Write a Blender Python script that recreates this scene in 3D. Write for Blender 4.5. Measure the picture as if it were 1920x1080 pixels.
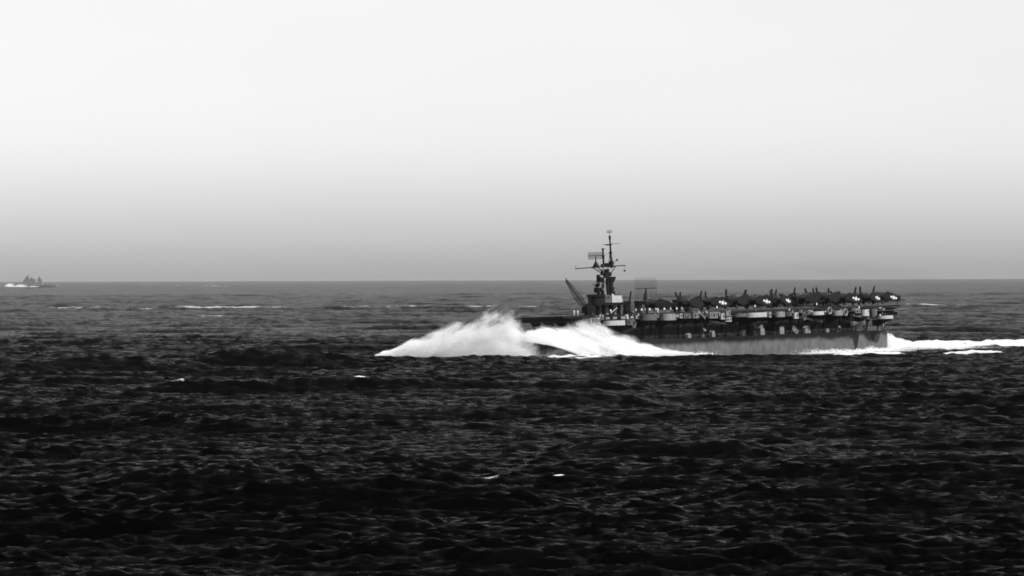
import bpy, math, numpy as np
from math import radians as rad, sin, cos, pi
from mathutils import Matrix, Vector

sc = bpy.context.scene
COL = sc.collection
for o in list(bpy.data.objects):
    bpy.data.objects.remove(o)

# ------------------------------------------------------------------ camera
CAM_H = 25.3
cd = bpy.data.cameras.new('camera')
cam = bpy.data.objects.new('camera', cd)
COL.objects.link(cam)
cd.sensor_width = 36.0
cd.lens = 128.25
cd.clip_start = 1.0
cd.clip_end = 120000.0
cam.matrix_world = (Matrix.Translation((0, 0, CAM_H)) @ Matrix.Rotation(rad(90 - 0.151), 4, 'X')
                    @ Matrix.Rotation(rad(-0.17), 4, 'Z'))
sc.camera = cam

# ------------------------------------------------------------------ sky and sun (grey: black-and-white film behind a red filter)
SUN_EL, SUN_AZ = rad(52), rad(128)          # azimuth measured clockwise from +Y (away from the camera)
w = bpy.data.worlds.new('World')
sc.world = w
w.use_nodes = True
nt = w.node_tree
nt.nodes.clear()
def nn(t, kind, **kw):
    n = t.nodes.new(kind)
    for k, v in kw.items():
        setattr(n, k, v)
    return n
sky = nn(nt, 'ShaderNodeTexSky', sky_type='NISHITA', sun_disc=False)
sky.sun_elevation = SUN_EL
sky.sun_rotation = SUN_AZ
sky.altitude = 0
sky.air_density = 1.0
sky.dust_density = 0.2
sep = nn(nt, 'ShaderNodeSeparateColor')
nt.links.new(sky.outputs[0], sep.inputs[0])
tc = nn(nt, 'ShaderNodeTexCoord')
sx = nn(nt, 'ShaderNodeSeparateXYZ')
nt.links.new(tc.outputs['Generated'], sx.inputs[0])
rmp = nn(nt, 'ShaderNodeValToRGB')         # grey haze bank lying along the horizon, all the way round
mr = nn(nt, 'ShaderNodeMapRange')
mr.inputs['From Min'].default_value = 0.0
mr.inputs['From Max'].default_value = 0.16
nt.links.new(sx.outputs['Z'], mr.inputs['Value'])
nt.links.new(mr.outputs[0], rmp.inputs[0])
SKYV = [(0.0, 0.385), (0.03, 0.435), (0.07, 0.535), (0.12, 0.64), (0.18, 0.81), (0.24, 0.94), (0.31, 1.04), (0.40, 1.18), (0.52, 1.36), (0.75, 1.55), (1.0, 1.65)]
rmp.color_ramp.interpolation = 'B_SPLINE'
els = rmp.color_ramp.elements
els[0].position, els[0].color = SKYV[0][0], (SKYV[0][1] / 2,) * 3 + (1,)
els[1].position, els[1].color = SKYV[-1][0], (SKYV[-1][1] / 2,) * 3 + (1,)
for p, v in SKYV[1:-1]:
    e = els.new(p)
    e.color = (v / 2, v / 2, v / 2, 1)
mul2 = nn(nt, 'ShaderNodeMath', operation='MULTIPLY')
mul2.inputs[1].default_value = 2.0
nt.links.new(rmp.outputs[0], mul2.inputs[0])
mul = nn(nt, 'ShaderNodeMath', operation='MULTIPLY')
nt.links.new(sep.outputs['Red'], mul.inputs[0])
nt.links.new(mul2.outputs[0], mul.inputs[1])
nz_map = nn(nt, 'ShaderNodeMapping')
nz_map.inputs['Scale'].default_value = (9, 9, 34)
nt.links.new(tc.outputs['Generated'], nz_map.inputs[0])
nz_tex = nn(nt, 'ShaderNodeTexNoise')
nz_tex.inputs['Scale'].default_value = 1.0
nz_tex.inputs['Detail'].default_value = 5
nt.links.new(nz_map.outputs[0], nz_tex.inputs['Vector'])
nz_rng = nn(nt, 'ShaderNodeMapRange')
nz_rng.inputs['To Min'].default_value = 0.965
nz_rng.inputs['To Max'].default_value = 1.035
nt.links.new(nz_tex.outputs[0], nz_rng.inputs['Value'])
uneven = nn(nt, 'ShaderNodeMath', operation='MULTIPLY')
nt.links.new(mul.outputs[0], uneven.inputs[0])
nt.links.new(nz_rng.outputs[0], uneven.inputs[1])
bg = nn(nt, 'ShaderNodeBackground')
bg.inputs['Strength'].default_value = 0.12
nt.links.new(uneven.outputs[0], bg.inputs['Color'])
wo = nn(nt, 'ShaderNodeOutputWorld')
nt.links.new(bg.outputs[0], wo.inputs[0])

ld = bpy.data.lights.new('sun', 'SUN')
ld.energy = 5.0
ld.angle = rad(0.53)
ld.color = (1, 1, 1)
sun = bpy.data.objects.new('sun', ld)
COL.objects.link(sun)
sd = Vector((sin(SUN_AZ) * cos(SUN_EL), cos(SUN_AZ) * cos(SUN_EL), sin(SUN_EL)))
sun.rotation_euler = (-sd).to_track_quat('-Z', 'Y').to_euler()
sun.location = (60, -40, 200)

sc.view_settings.view_transform = 'Standard'
sc.view_settings.look = 'None'
sc.view_settings.exposure = 0.17
sc.view_settings.gamma = 1.0
sc.view_settings.use_curve_mapping = False
sc.cycles.use_denoising = True
sc.cycles.filter_width = 1.7
sc.cycles.max_bounces = 32
sc.cycles.diffuse_bounces = 32
sc.cycles.transmission_bounces = 20
sc.cycles.volume_bounces = 1

# ------------------------------------------------------------------ materials
MATS = {}
def mat(name, grey, rough=0.6, spec=0.3, var=0.25, scale=0.6, streak=1.0, metal=0.0):
    """painted or worn surface: grey value varied by two noises (streak > 1 draws the wear out downwards)"""
    m = bpy.data.materials.new(name)
    m.use_nodes = True
    t = m.node_tree
    b = t.nodes['Principled BSDF']
    b.inputs['Roughness'].default_value = rough
    b.inputs['Specular IOR Level'].default_value = spec
    b.inputs['Metallic'].default_value = metal
    c = nn(t, 'ShaderNodeTexCoord')
    mp = nn(t, 'ShaderNodeMapping')
    mp.inputs['Scale'].default_value = (1, 1, 1.0 / streak)
    t.links.new(c.outputs['Object'], mp.inputs[0])
    n = nn(t, 'ShaderNodeTexNoise')
    n.inputs['Scale'].default_value = scale
    n.inputs['Detail'].default_value = 6
    n.inputs['Roughness'].default_value = 0.65
    t.links.new(mp.outputs[0], n.inputs['Vector'])
    r = nn(t, 'ShaderNodeMapRange')
    r.inputs['From Min'].default_value = 0.3
    r.inputs['From Max'].default_value = 0.7
    r.inputs['To Min'].default_value = grey * (1 - var)
    r.inputs['To Max'].default_value = grey * (1 + var)
    t.links.new(n.outputs[0], r.inputs['Value'])
    t.links.new(r.outputs[0], b.inputs['Base Color'])
    bp = nn(t, 'ShaderNodeBump')
    bp.inputs['Strength'].default_value = 0.15
    bp.inputs['Distance'].default_value = 0.03
    t.links.new(n.outputs[0], bp.inputs['Height'])
    t.links.new(bp.outputs[0], b.inputs['Normal'])
    MATS[name] = m
    return m
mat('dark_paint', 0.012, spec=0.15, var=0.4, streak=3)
mat('black_paint', 0.007, spec=0.15, var=0.3)
mat('grey_paint', 0.20, var=0.3, streak=3)
mat('light_paint', 0.40, var=0.22, streak=2)
mat('white_cloth', 0.80, var=0.1)
mat('deck_plank', 0.022, spec=0.04, var=0.3)
mat('mid_paint', 0.085, var=0.35, streak=2)
mat('steel', 0.02, var=0.3)
mat('plane_blue', 0.010, rough=0.5, spec=0.2, var=0.25)
mat('white_paint', 0.72, var=0.06)
mat('glass', 0.03, rough=0.08, spec=0.6, var=0.1)
mat('rubber', 0.02, var=0.2)
mat('skin', 0.42, var=0.1)
mat('far_paint', 0.20, var=0.2)
mat('trouser', 0.10, var=0.2, scale=3)
mat('shirt', 0.50, var=0.15, scale=3)

def camouflage():
    """two-tone hull paint: dark upper colour dropping in ragged tongues into the pale lower colour"""
    m = bpy.data.materials.new('camouflage_paint')
    m.use_nodes = True
    t = m.node_tree
    b = t.nodes['Principled BSDF']
    b.inputs['Roughness'].default_value = 0.55
    b.inputs['Specular IOR Level'].default_value = 0.3
    c = nn(t, 'ShaderNodeTexCoord')
    s = nn(t, 'ShaderNodeSeparateXYZ')
    t.links.new(c.outputs['Object'], s.inputs[0])
    def noise1d(scale, detail, rough=0.5):
        mp = nn(t, 'ShaderNodeMapping')
        mp.inputs['Scale'].default_value = (1, 0, 0.45)
        t.links.new(c.outputs['Object'], mp.inputs[0])
        n = nn(t, 'ShaderNodeTexNoise')
        n.inputs['Scale'].default_value = scale
        n.inputs['Detail'].default_value = detail
        n.inputs['Roughness'].default_value = rough
        t.links.new(mp.outputs[0], n.inputs['Vector'])
        return n.outputs[0]
    def math_(op, a, bb):
        k = nn(t, 'ShaderNodeMath', operation=op)
        for i, v in enumerate((a, bb)):
            if isinstance(v, (int, float)):
                k.inputs[i].default_value = v
            else:
                t.links.new(v, k.inputs[i])
        return k.outputs[0]
    # height of the edge between the colours: ragged, with deeper tongues towards the stern
    n1 = math_('MULTIPLY', math_('SUBTRACT', noise1d(0.17, 7, 0.62), 0.5), 10.0)
    aft = nn(t, 'ShaderNodeMapRange')
    aft.inputs['From Min'].default_value = -40
    aft.inputs['From Max'].default_value = -75
    aft.inputs['To Min'].default_value = 0.3
    aft.inputs['To Max'].default_value = 1.0
    t.links.new(s.outputs['X'], aft.inputs['Value'])
    edge = math_('ADD', math_('MULTIPLY', n1, aft.outputs[0]), 3.9)
    for xc, wd, h in ((-64.5, 1.7, 5.2), (-55, 7.0, 1.0), (-73, 4.0, 0.9)):
        tri = math_('MAXIMUM', math_('SUBTRACT', 1.0, math_('DIVIDE', math_('ABSOLUTE', math_('SUBTRACT', s.outputs['X'], xc), 0.0), wd)), 0.0)
        edge = math_('SUBTRACT', edge, math_('MULTIPLY', math_('POWER', tri, 0.6), h))
    d = math_('SUBTRACT', s.outputs['Z'], edge)
    k = nn(t, 'ShaderNodeMapRange')
    k.inputs['From Min'].default_value = -0.9
    k.inputs['From Max'].default_value = 0.3
    t.links.new(d, k.inputs['Value'])
    st = nn(t, 'ShaderNodeMapRange')           # rust and salt streaks in the pale colour
    st.inputs['From Min'].default_value = 0.3
    st.inputs['From Max'].default_value = 0.7
    st.inputs['To Min'].default_value = 0.065
    st.inputs['To Max'].default_value = 0.16
    t.links.new(noise1d(0.55, 7, 0.68), st.inputs['Value'])
    mx = nn(t, 'ShaderNodeMix', data_type='RGBA')
    t.links.new(k.outputs[0], mx.inputs[0])
    t.links.new(st.outputs[0], mx.inputs[6])
    mx.inputs[7].default_value = (0.012, 0.012, 0.012, 1)
    t.links.new(mx.outputs[2], b.inputs['Base Color'])
    MATS['camouflage_paint'] = m
camouflage()

# ------------------------------------------------------------------ mesh helpers
class MB:
    def __init__(s):
        s.v, s.f = [], []
    def add(s, vs, fs):
        b = len(s.v)
        s.v += [tuple(p) for p in vs]
        s.f += [tuple(i + b for i in f) for f in fs]
        return s
    def box(s, c, d, rot=None):
        hx, hy, hz = d[0] / 2, d[1] / 2, d[2] / 2
        p = [Vector((x, y, z)) for x in (-hx, hx) for y in (-hy, hy) for z in (-hz, hz)]
        if rot is not None:
            p = [rot @ q for q in p]
        p = [q + Vector(c) for q in p]
        return s.add(p, [(0, 1, 3, 2), (4, 6, 7, 5), (0, 4, 5, 1), (2, 3, 7, 6), (0, 2, 6, 4), (1, 5, 7, 3)])
    def bar(s, a, b, r, r2=None, n=6):
        a, b = Vector(a), Vector(b)
        r2 = r if r2 is None else r2
        z = (b - a).normalized()
        x = z.orthogonal().normalized()
        y = z.cross(x)
        ring = lambda c, q: [c + (x * cos(2 * pi * i / n) + y * sin(2 * pi * i / n)) * q for i in range(n)]
        fs = [(i, (i + 1) % n, n + (i + 1) % n, n + i) for i in range(n)]
        return s.add(ring(a, r) + ring(b, r2), fs + [tuple(range(n - 1, -1, -1)), tuple(range(n, 2 * n))])
    def prism(s, poly, z0, z1, axis='z'):
        n = len(poly)
        def P(p, h):
            return {'z': (p[0], p[1], h), 'y': (p[0], h, p[1]), 'x': (h, p[0], p[1])}[axis]
        return s.add([P(p, z0) for p in poly] + [P(p, z1) for p in poly],
                     [(i, (i + 1) % n, n + (i + 1) % n, n + i) for i in range(n)] +
                     [tuple(range(n - 1, -1, -1)), tuple(range(n, 2 * n))])
    def loft(s, rings, cap=True):
        n = len(rings[0])
        vs = [p for r in rings for p in r]
        fs = [(k * n + i, k * n + (i + 1) % n, (k + 1) * n + (i + 1) % n, (k + 1) * n + i)
              for k in range(len(rings) - 1) for i in range(n)]
        if cap:
            fs += [tuple(range(n - 1, -1, -1)), tuple((len(rings) - 1) * n + i for i in range(n))]
        return s.add(vs, fs)
    def shell(s, rx, ry, a0, a1, z0, z1, th=0.08, n=14, c=(0, 0)):
        """upright curved bulwark with thickness"""
        vs = []
        for i in range(n + 1):
            a = a0 + (a1 - a0) * i / n
            for k in (1.0, 0.0):
                for z in (z0, z1):
                    vs.append((c[0] + (rx - th * (1 - k)) * cos(a), c[1] + (ry - th * (1 - k)) * sin(a), z))
        fs = []
        for i in range(n):
            b, e = i * 4, i * 4 + 4
            fs += [(b, e, e + 1, b + 1), (b + 2, b + 3, e + 3, e + 2), (b + 1, e + 1, e + 3, b + 3), (b, b + 2, e + 2, e)]
        fs += [(0, 1, 3, 2), (n * 4, n * 4 + 2, n * 4 + 3, n * 4 + 1)]
        return s.add(vs, fs)
    def mesh(s, name, m, smooth=False):
        me = bpy.data.meshes.new(name)
        me.from_pydata(s.v, [], s.f)
        me.materials.append(MATS[m])
        if smooth:
            me.polygons.foreach_set('use_smooth', [True] * len(me.polygons))
            me.set_sharp_from_angle(angle=rad(40))
        me.validate()
        me.update()
        return me
def link(name, data, parent=None, loc=None):
    o = bpy.data.objects.new(name, data)
    COL.objects.link(o)
    if parent is not None:
        o.parent = parent
    if loc is not None:
        o.location = loc
    return o
def part(name, mb, m, parent, smooth=False, loc=None, label=None):
    o = link(name, mb.mesh(name, m, smooth), parent, loc)
    if label:
        o['label'] = label
    return o
def tag(o, label, cat, group=None, kind=None):
    o['label'] = label
    if cat: o['category'] = cat
    if group: o['group'] = group
    if kind: o['kind'] = kind
    return o
def copy_tree(o, parent=None):
    c = o.copy()
    COL.objects.link(c)
    c.parent = parent
    for ch in list(o.children):
        copy_tree(ch, c)
    return c

# ------------------------------------------------------------------ numpy noise
class Noise:
    def __init__(s, seed, n=64):
        s.t = np.random.default_rng(seed).random((n, n, n)).astype(np.float32)
        s.n = n
    def __call__(s, x, y, z=0.0):
        x, y, z = np.broadcast_arrays(np.asarray(x, float), y, z)
        fx, fy, fz = np.floor(x), np.floor(y), np.floor(z)
        ux, uy, uz = [(lambda q: q * q * (3 - 2 * q))(q) for q in (x - fx, y - fy, z - fz)]
        ix, iy, iz = [q.astype(int) % s.n for q in (fx, fy, fz)]
        jx, jy, jz = (ix + 1) % s.n, (iy + 1) % s.n, (iz + 1) % s.n
        t = s.t
        L = lambda a, b, u: a + (b - a) * u
        return L(L(L(t[ix, iy, iz], t[jx, iy, iz], ux), L(t[ix, jy, iz], t[jx, jy, iz], ux), uy),
                 L(L(t[ix, iy, jz], t[jx, iy, jz], ux), L(t[ix, jy, jz], t[jx, jy, jz], ux), uy), uz)
    def fbm(s, x, y, z=0.0, o=4):
        v, a, k = 0, 0.5, 1.0
        for i in range(o):
            v = v + a * s(x * k + 7.3 * i, y * k + 3.1 * i, z * k + 1.7 * i)
            a *= 0.5
            k *= 2.03
        return v / (1 - 0.5 ** o)
sstep = lambda a, b, x: (lambda t: t * t * (3 - 2 * t))(np.clip((x - a) / (b - a), 0, 1))

# ------------------------------------------------------------------ where the carrier lies
SHIP_A, SHIP_X, SHIP_Y, SHIP_Z = 46.4, 64.3, 1191.0, 0.525
FWD = np.array([-cos(rad(SHIP_A)), -sin(rad(SHIP_A))])
PORT = np.array([sin(rad(SHIP_A)), -cos(rad(SHIP_A))])
def to_ship(X, Y):
    dx, dy = X - SHIP_X, Y - SHIP_Y
    return dx * FWD[0] + dy * FWD[1], dx * PORT[0] + dy * PORT[1]
def half_beam(x):
    """half breadth at the waterline"""
    x = np.asarray(x, float)
    f = np.clip((x - 13) / 74, 0, 1)
    a = np.clip((-45 - x) / 45, 0, 1)
    return 10.6 * (1 - f ** 2.0) * (1 - 0.42 * a ** 2.4)

# ------------------------------------------------------------------ sea
def wave_tile(N, L, seed, peak, hs, lo, hi, ang, spread):
    """wind-sea tile from a directional spectrum: height and sideways (crest-sharpening) shift"""
    rng = np.random.default_rng(seed)
    k1 = 2 * pi * np.fft.fftfreq(N, L / N)
    kx, ky = np.meshgrid(k1, k1, indexing='ij')
    k = np.hypot(kx, ky)
    k[0, 0] = 1
    kp = 2 * pi / peak
    th = np.arctan2(ky, kx) - ang
    S = np.exp(-1.25 * (kp / k) ** 2) / k ** 4 * np.abs(np.cos(th)) ** spread
    S[(k < 2 * pi / hi) | (k > 2 * pi / lo)] = 0
    S[0, 0] = 0
    A = np.sqrt(S) * (rng.normal(size=(N, N)) + 1j * rng.normal(size=(N, N)))
    h = np.fft.ifft2(A).real
    g = hs / 4 / h.std()
    dx = np.fft.ifft2(-1j * kx / k * A).real * g
    dy = np.fft.ifft2(-1j * ky / k * A).real * g
    return h * g, dx, dy
def sample(tile, L, X, Y):
    N = tile.shape[0]
    u, v = X / L * N, Y / L * N
    iu, iv = np.floor(u), np.floor(v)
    fu, fv = u - iu, v - iv
    iu, iv = iu.astype(int) % N, iv.astype(int) % N
    ju, jv = (iu + 1) % N, (iv + 1) % N
    return (tile[iu, iv] * (1 - fu) + tile[ju, iv] * fu) * (1 - fv) + (tile[iu, jv] * (1 - fu) + tile[ju, jv] * fu) * fv
SWELL = wave_tile(512, 1460.0, 11, 88.0, 2.9, 16.0, 320.0, rad(80), 14)
CHOP = wave_tile(640, 247.0, 5, 5.2, 1.0, 0.85, 12.0, rad(72), 6)
NZ = Noise(3)

def sea_base(X, Y):
    """sea surface before the ship touches it"""
    hA, ax, ay = [sample(t, 1460.0, X + 300, Y + 120) for t in SWELL]
    hB, bx, by = [sample(t, 247.0, X * 0.97 + Y * 0.24, Y * 0.97 - X * 0.24) for t in CHOP]
    gust = 0.45 + 1.1 * NZ.fbm(X / 85.0, Y / 140.0, 0.3, 3)
    sx, sy = to_ship(X, Y)
    calm = 1 - 0.6 * np.exp(-((sx) / 120) ** 4 - (sy / 45) ** 4)
    z = hA * calm + hB * gust
    # single larger seas that the wind has thrown up
    def crest(yc, h, near, far, x0, x1, soft):
        d = Y - yc
        win = sstep(x0 - soft, x0 + soft, X) * (1 - sstep(x1 - soft, x1 + soft, X))
        return win * h * np.where(d < 0, np.exp(-(d / near) ** 2), np.exp(-(d / far) ** 2))
    wob = (NZ.fbm(X / 30.0, 0.5, 0.2, 3) - 0.5)
    z = z + crest(1062 + (X + 60) * 0.571 + 10 * wob, np.clip(2.7 - 0.016 * (X + 60), 0.2, 3.2) + 0.9 * wob, 16, 26, -300, 330, 90)
    z = z + crest(806 + 0.10 * (X + 75) + 18 * wob, 3.0 + 0.8 * wob, 7, 26, -82, 30, 16)
    for (x0, x1, yc, h, near, tilt) in ((-30, 3, 402, 1.5, 5, 0.06), (-52, -31, 454, 1.3, 5, -0.08), (0, 28, 730, 1.6, 7, 0.05), (10, 36, 528, 1.3, 6, -0.1), (22, 44, 412, 1.2, 5, 0.08), (-70, -48, 640, 1.4, 7, 0.06), (50, 78, 610, 1.3, 7, -0.05)):
        z = z + crest(yc + tilt * (X - x0) + 6 * wob, h * 1.35, near, near * 2.6, x0, x1, 5)
    z = z + crest(2990 + 0.15 * X + 60 * wob, 3.0, 30, 70, -480, 420, 120)
    z = z - 2.1 * np.exp(-((sx + 45) / 58) ** 2 - ((sy - 24) / 28) ** 2)
    return z, hA, ax, ay, hB, bx, by, gust, calm, sx, sy, wob
def sea_height(X, Y):
    """returns shifted X, shifted Y, height, foam"""
    z, hA, ax, ay, hB, bx, by, gust, calm, sx, sy, wob = sea_base(X, Y)
    # foam --------------------------------------------------------------
    n1 = NZ.fbm(X / 3.1, Y / 3.1, 0.7, 4)
    n2 = NZ.fbm(X / 11.0, Y / 16.0, 1.9, 3)
    foam = np.zeros_like(z)
    hb = half_beam(sx)
    inl = (sx < 87) & (sx > -90)
    off = np.abs(sy) - hb                                     # water along the ship's side
    side = np.where(inl, np.exp(-np.clip(off - 0.5, 0, None) / (1.6 + 0.03 * (sx + 90))), 0)
    foam = np.maximum(foam, side * sstep(0.30, 0.55, n2 + 0.0035 * np.abs(sx + 5)) * 1.25)
    # where the bow spray comes down
    fall = np.exp(-((sx - 72) / 24) ** 4) * np.exp(-((np.abs(sy) - 12) / 15) ** 4)
    foam = np.maximum(foam, fall * sstep(0.28, 0.5, n1) * 1.3)
    fall2 = np.exp(-((sx - 88) / 16) ** 4) * np.exp(-((sy + 20) / 20) ** 4)
    foam = np.maximum(foam, fall2 * 1.3 * sstep(0.25, 0.5, n1))
    # wake: churned white band behind the stern
    t = -(sx + 84)
    on = sstep(0, 5, t)
    wid = 8.5 + 0.05 * np.clip(t, 0, 400)
    lat = sy + 3 * np.sin(t / 31.0)
    band = on * (1 - sstep(0.75, 1.15, np.abs(lat) / wid + 0.5 * (n2 - 0.5)))
    streak = sstep(0.30, 0.52, NZ.fbm(t / 26.0, lat / 2.4, 2.2, 3) + 0.30 * np.exp(-np.clip(t, 0, None) / 70) + 0.02)
    foam = np.maximum(foam, band * (0.25 + streak) * np.exp(-np.clip(t, 0, None) / 500))
    z = z + band * (2.2 * np.exp(-np.clip(t - 4, 0, None) / 140) * (0.55 + 0.9 * n1)) + on * 2.3 * np.exp(-((t - 9) / 8) ** 2 - (lat / 8) ** 2) * (0.6 + 0.8 * n1)
    foam = foam * sstep(-7, 1, Y - (1062 + (X + 60) * 0.571 + 10 * wob))       # the near sea hides its own back
    # whitecaps: (x, y, half length, half width, strength)
    for (cx, cy, lx, ly, q, lift) in WHITECAPS:
        if cy < 1000:                                # a small whitecap sits on the nearest crest
            yy = np.linspace(cy - 9, cy + 9, 73)
            cy = yy[np.argmax(sea_base(np.full_like(yy, cx), yy)[0])]
        e = ((X - cx) / lx) ** 2 + ((Y - cy - 0.12 * (X - cx)) / ly) ** 2
        z = z + lift * np.exp(-e) * (0.6 + 0.8 * n1)
        foam = np.maximum(foam, q * np.exp(-e) * sstep(0.30, 0.60, n1 + 0.12) * 1.6)
    far = sstep(1500, 2600, Y)
    ridge = np.exp(-((Y - (2990 + 0.15 * X + 60 * wob) + 6) / 16) ** 2) * sstep(-480, -400, X) * (1 - sstep(40, 160, X))
    foam = np.maximum(foam, 0.6 * ridge * sstep(0.30, 0.60, NZ.fbm(X / 38.0, Y / 60.0, 5.5, 3)))
    steep = hA / 0.63 + 0.9 * hB / 0.2
    foam = np.maximum(foam, sstep(6.8, 8.4, steep + 3.2 * (n2 - 0.5)) * 0.8 * (0.5 + 0.5 * far))
    return X - (ax * 0.6 * calm + bx * 0.45 * gust), Y - (ay * 0.6 * calm + by * 0.45 * gust), z, foam
WHITECAPS = [(-34, 806, 1.7, 0.8, 0.85, 0), (-74, 800, 1.4, 0.9, 0.9, 0), (-2.5, 449, 1.6, 0.6, 0.5, 0), (5.6, 452, 1.2, 0.7, 0.8, 0),
             (148, 1172, 12, 7, 1.6, 1.3), (139, 1180, 5, 4, 0.9, 0), (-1150, 13800, 40, 200, 0.75, 0), (-1080, 13500, 40, 150, 0.6, 0),
             (-1270, 13900, 16, 150, 0.7, 0), (-360, 2975, 55, 9, 0.50, 0), (-235, 2985, 60, 9, 0.40, 0), (-206, 2960, 4, 8, 0.9, 0),
             (-190, 2480, 45, 10, 0.42, 0), (-28, 3000, 6, 8, 0.7, 0), (340, 3050, 60, 9, 0.46, 0), (-90, 3000, 70, 9, 0.42, 0), (118, 1156, 7, 5, 1.5, 0.6), (107, 1152, 5, 4, 1.2, 0.3)]

SEA_GLOSS = 0.39                                     # polarised film response of the water
def grow(a, b, k):
    n = max(2, int(round(math.log(b / a) / k)))
    return a * np.exp(np.linspace(0, 1, n, endpoint=False) * math.log(b / a))
def build_sea():
    r = np.concatenate([grow(20, 150, 0.05), grow(150, 260, 0.006), grow(260, 1600, 0.00165), grow(1600, 6000, 0.0034), grow(6000, 46000, 0.010), [46000]])
    inner = np.arange(-0.152, 0.1521, 0.00095)
    out = 0.152 + np.cumsum(0.001 * 1.07 ** np.arange(1, 44))
    out = out[out < 0.5]
    th = np.concatenate([-out[::-1], inner, out])
    R, T = np.meshgrid(r, th, indexing='ij')
    X, Y = R * np.sin(T), R * np.cos(T)
    x2, y2, z, foam = sea_height(X.ravel(), Y.ravel())
    nr, nc = R.shape
    co = np.stack([x2, y2, z], 1).astype(np.float32)
    i = np.arange(nr * nc).reshape(nr, nc)
    q = np.stack([i[:-1, :-1], i[:-1, 1:], i[1:, 1:], i[1:, :-1]], -1).reshape(-1, 4)[:, ::-1]
    me = bpy.data.meshes.new('sea')
    me.vertices.add(len(co))
    me.vertices.foreach_set('co', co.ravel())
    me.loops.add(q.size)
    me.loops.foreach_set('vertex_index', q.ravel().astype(np.int32))
    me.polygons.add(len(q))
    me.polygons.foreach_set('loop_start', np.arange(0, q.size, 4, dtype=np.int32))
    me.polygons.foreach_set('loop_total', np.full(len(q), 4, dtype=np.int32))
    me.update(calc_edges=True)
    me.polygons.foreach_set('use_smooth', np.ones(len(q), dtype=bool))
    at = me.attributes.new('foam', 'FLOAT', 'POINT')
    at.data.foreach_set('value', foam.astype(np.float32))
    # material
    m = bpy.data.materials.new('sea_water')
    m.use_nodes = True
    t = m.node_tree
    t.nodes.remove(t.nodes['Principled BSDF'])
    b = nn(t, 'ShaderNodeMixShader')                 # part of the mirrored sky is held back, as by a polarising filter
    b.inputs[0].default_value = SEA_GLOSS
    deep = nn(t, 'ShaderNodeBsdfDiffuse')
    deep.inputs['Color'].default_value = (0.0, 0.0, 0.0, 1)
    gl = nn(t, 'ShaderNodeBsdfPrincipled')
    gl.inputs['Base Color'].default_value = (0.0, 0.0, 0.0, 1)
    gl.inputs['IOR'].default_value = 1.333
    gl.inputs['Specular IOR Level'].default_value = 0.08
    gl.inputs['Roughness'].default_value = 0.05
    t.links.new(deep.outputs[0], b.inputs[1])
    t.links.new(gl.outputs[0], b.inputs[2])
    geo = nn(t, 'ShaderNodeNewGeometry')
    def noise(scale, det, sxyz=(1, 1, 1)):
        mp = nn(t, 'ShaderNodeMapping')
        mp.inputs['Scale'].default_value = sxyz
        mp.inputs['Rotation'].default_value = (0, 0, 0.2)
        t.links.new(geo.outputs['Position'], mp.inputs[0])
        n = nn(t, 'ShaderNodeTexNoise')
        n.inputs['Scale'].default_value = scale
        n.inputs['Detail'].default_value = det
        n.inputs['Roughness'].default_value = 0.6
        t.links.new(mp.outputs[0], n.inputs['Vector'])
        return n.outputs[0]
    bp = nn(t, 'ShaderNodeBump')
    bp.inputs['Strength'].default_value = 1.0
    bp.inputs['Distance'].default_value = 0.6
    t.links.new(noise(1.6, 5, (0.36, 1.0, 1.0)), bp.inputs['Height'])
    t.links.new(bp.outputs[0], gl.inputs['Normal'])
    fo = nn(t, 'ShaderNodeBsdfDiffuse')
    fo.inputs['Color'].default_value = (0.60, 0.60, 0.60, 1)
    a = nn(t, 'ShaderNodeAttribute', attribute_name='foam')
    nf = noise(1.3, 5)
    ad = nn(t, 'ShaderNodeMath', operation='ADD')
    t.links.new(a.outputs['Fac'], ad.inputs[0])
    sb = nn(t, 'ShaderNodeMath', operation='MULTIPLY_ADD')
    t.links.new(nf, sb.inputs[0])
    sb.inputs[1].default_value = 0.6
    sb.inputs[2].default_value = -0.3
    t.links.new(sb.outputs[0], ad.inputs[1])
    mr = nn(t, 'ShaderNodeMapRange', interpolation_type='SMOOTHSTEP')
    mr.inputs['From Min'].default_value = 0.30
    mr.inputs['From Max'].default_value = 0.75
    t.links.new(ad.outputs[0], mr.inputs['Value'])
    mx = nn(t, 'ShaderNodeMixShader')
    t.links.new(mr.outputs[0], mx.inputs[0])
    t.links.new(b.outputs[0], mx.inputs[1])
    t.links.new(fo.outputs[0], mx.inputs[2])
    t.links.new(mx.outputs[0], t.nodes['Material Output'].inputs['Surface'])
    me.materials.append(m)
    o = link('sea', me)
    tag(o, 'dark choppy open sea with long swells reaching the horizon', 'sea', kind='structure')
build_sea()

# ------------------------------------------------------------------ the aircraft carrier
carrier = link('aircraft_carrier', None)
carrier.location = (SHIP_X, SHIP_Y, SHIP_Z)
carrier.rotation_euler = (rad(2.06), rad(0.74), rad(180 + SHIP_A))
tag(carrier, 'dark escort aircraft carrier plunging through heavy seas with planes parked on deck', 'aircraft carrier')
DECK = 13.8

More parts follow.
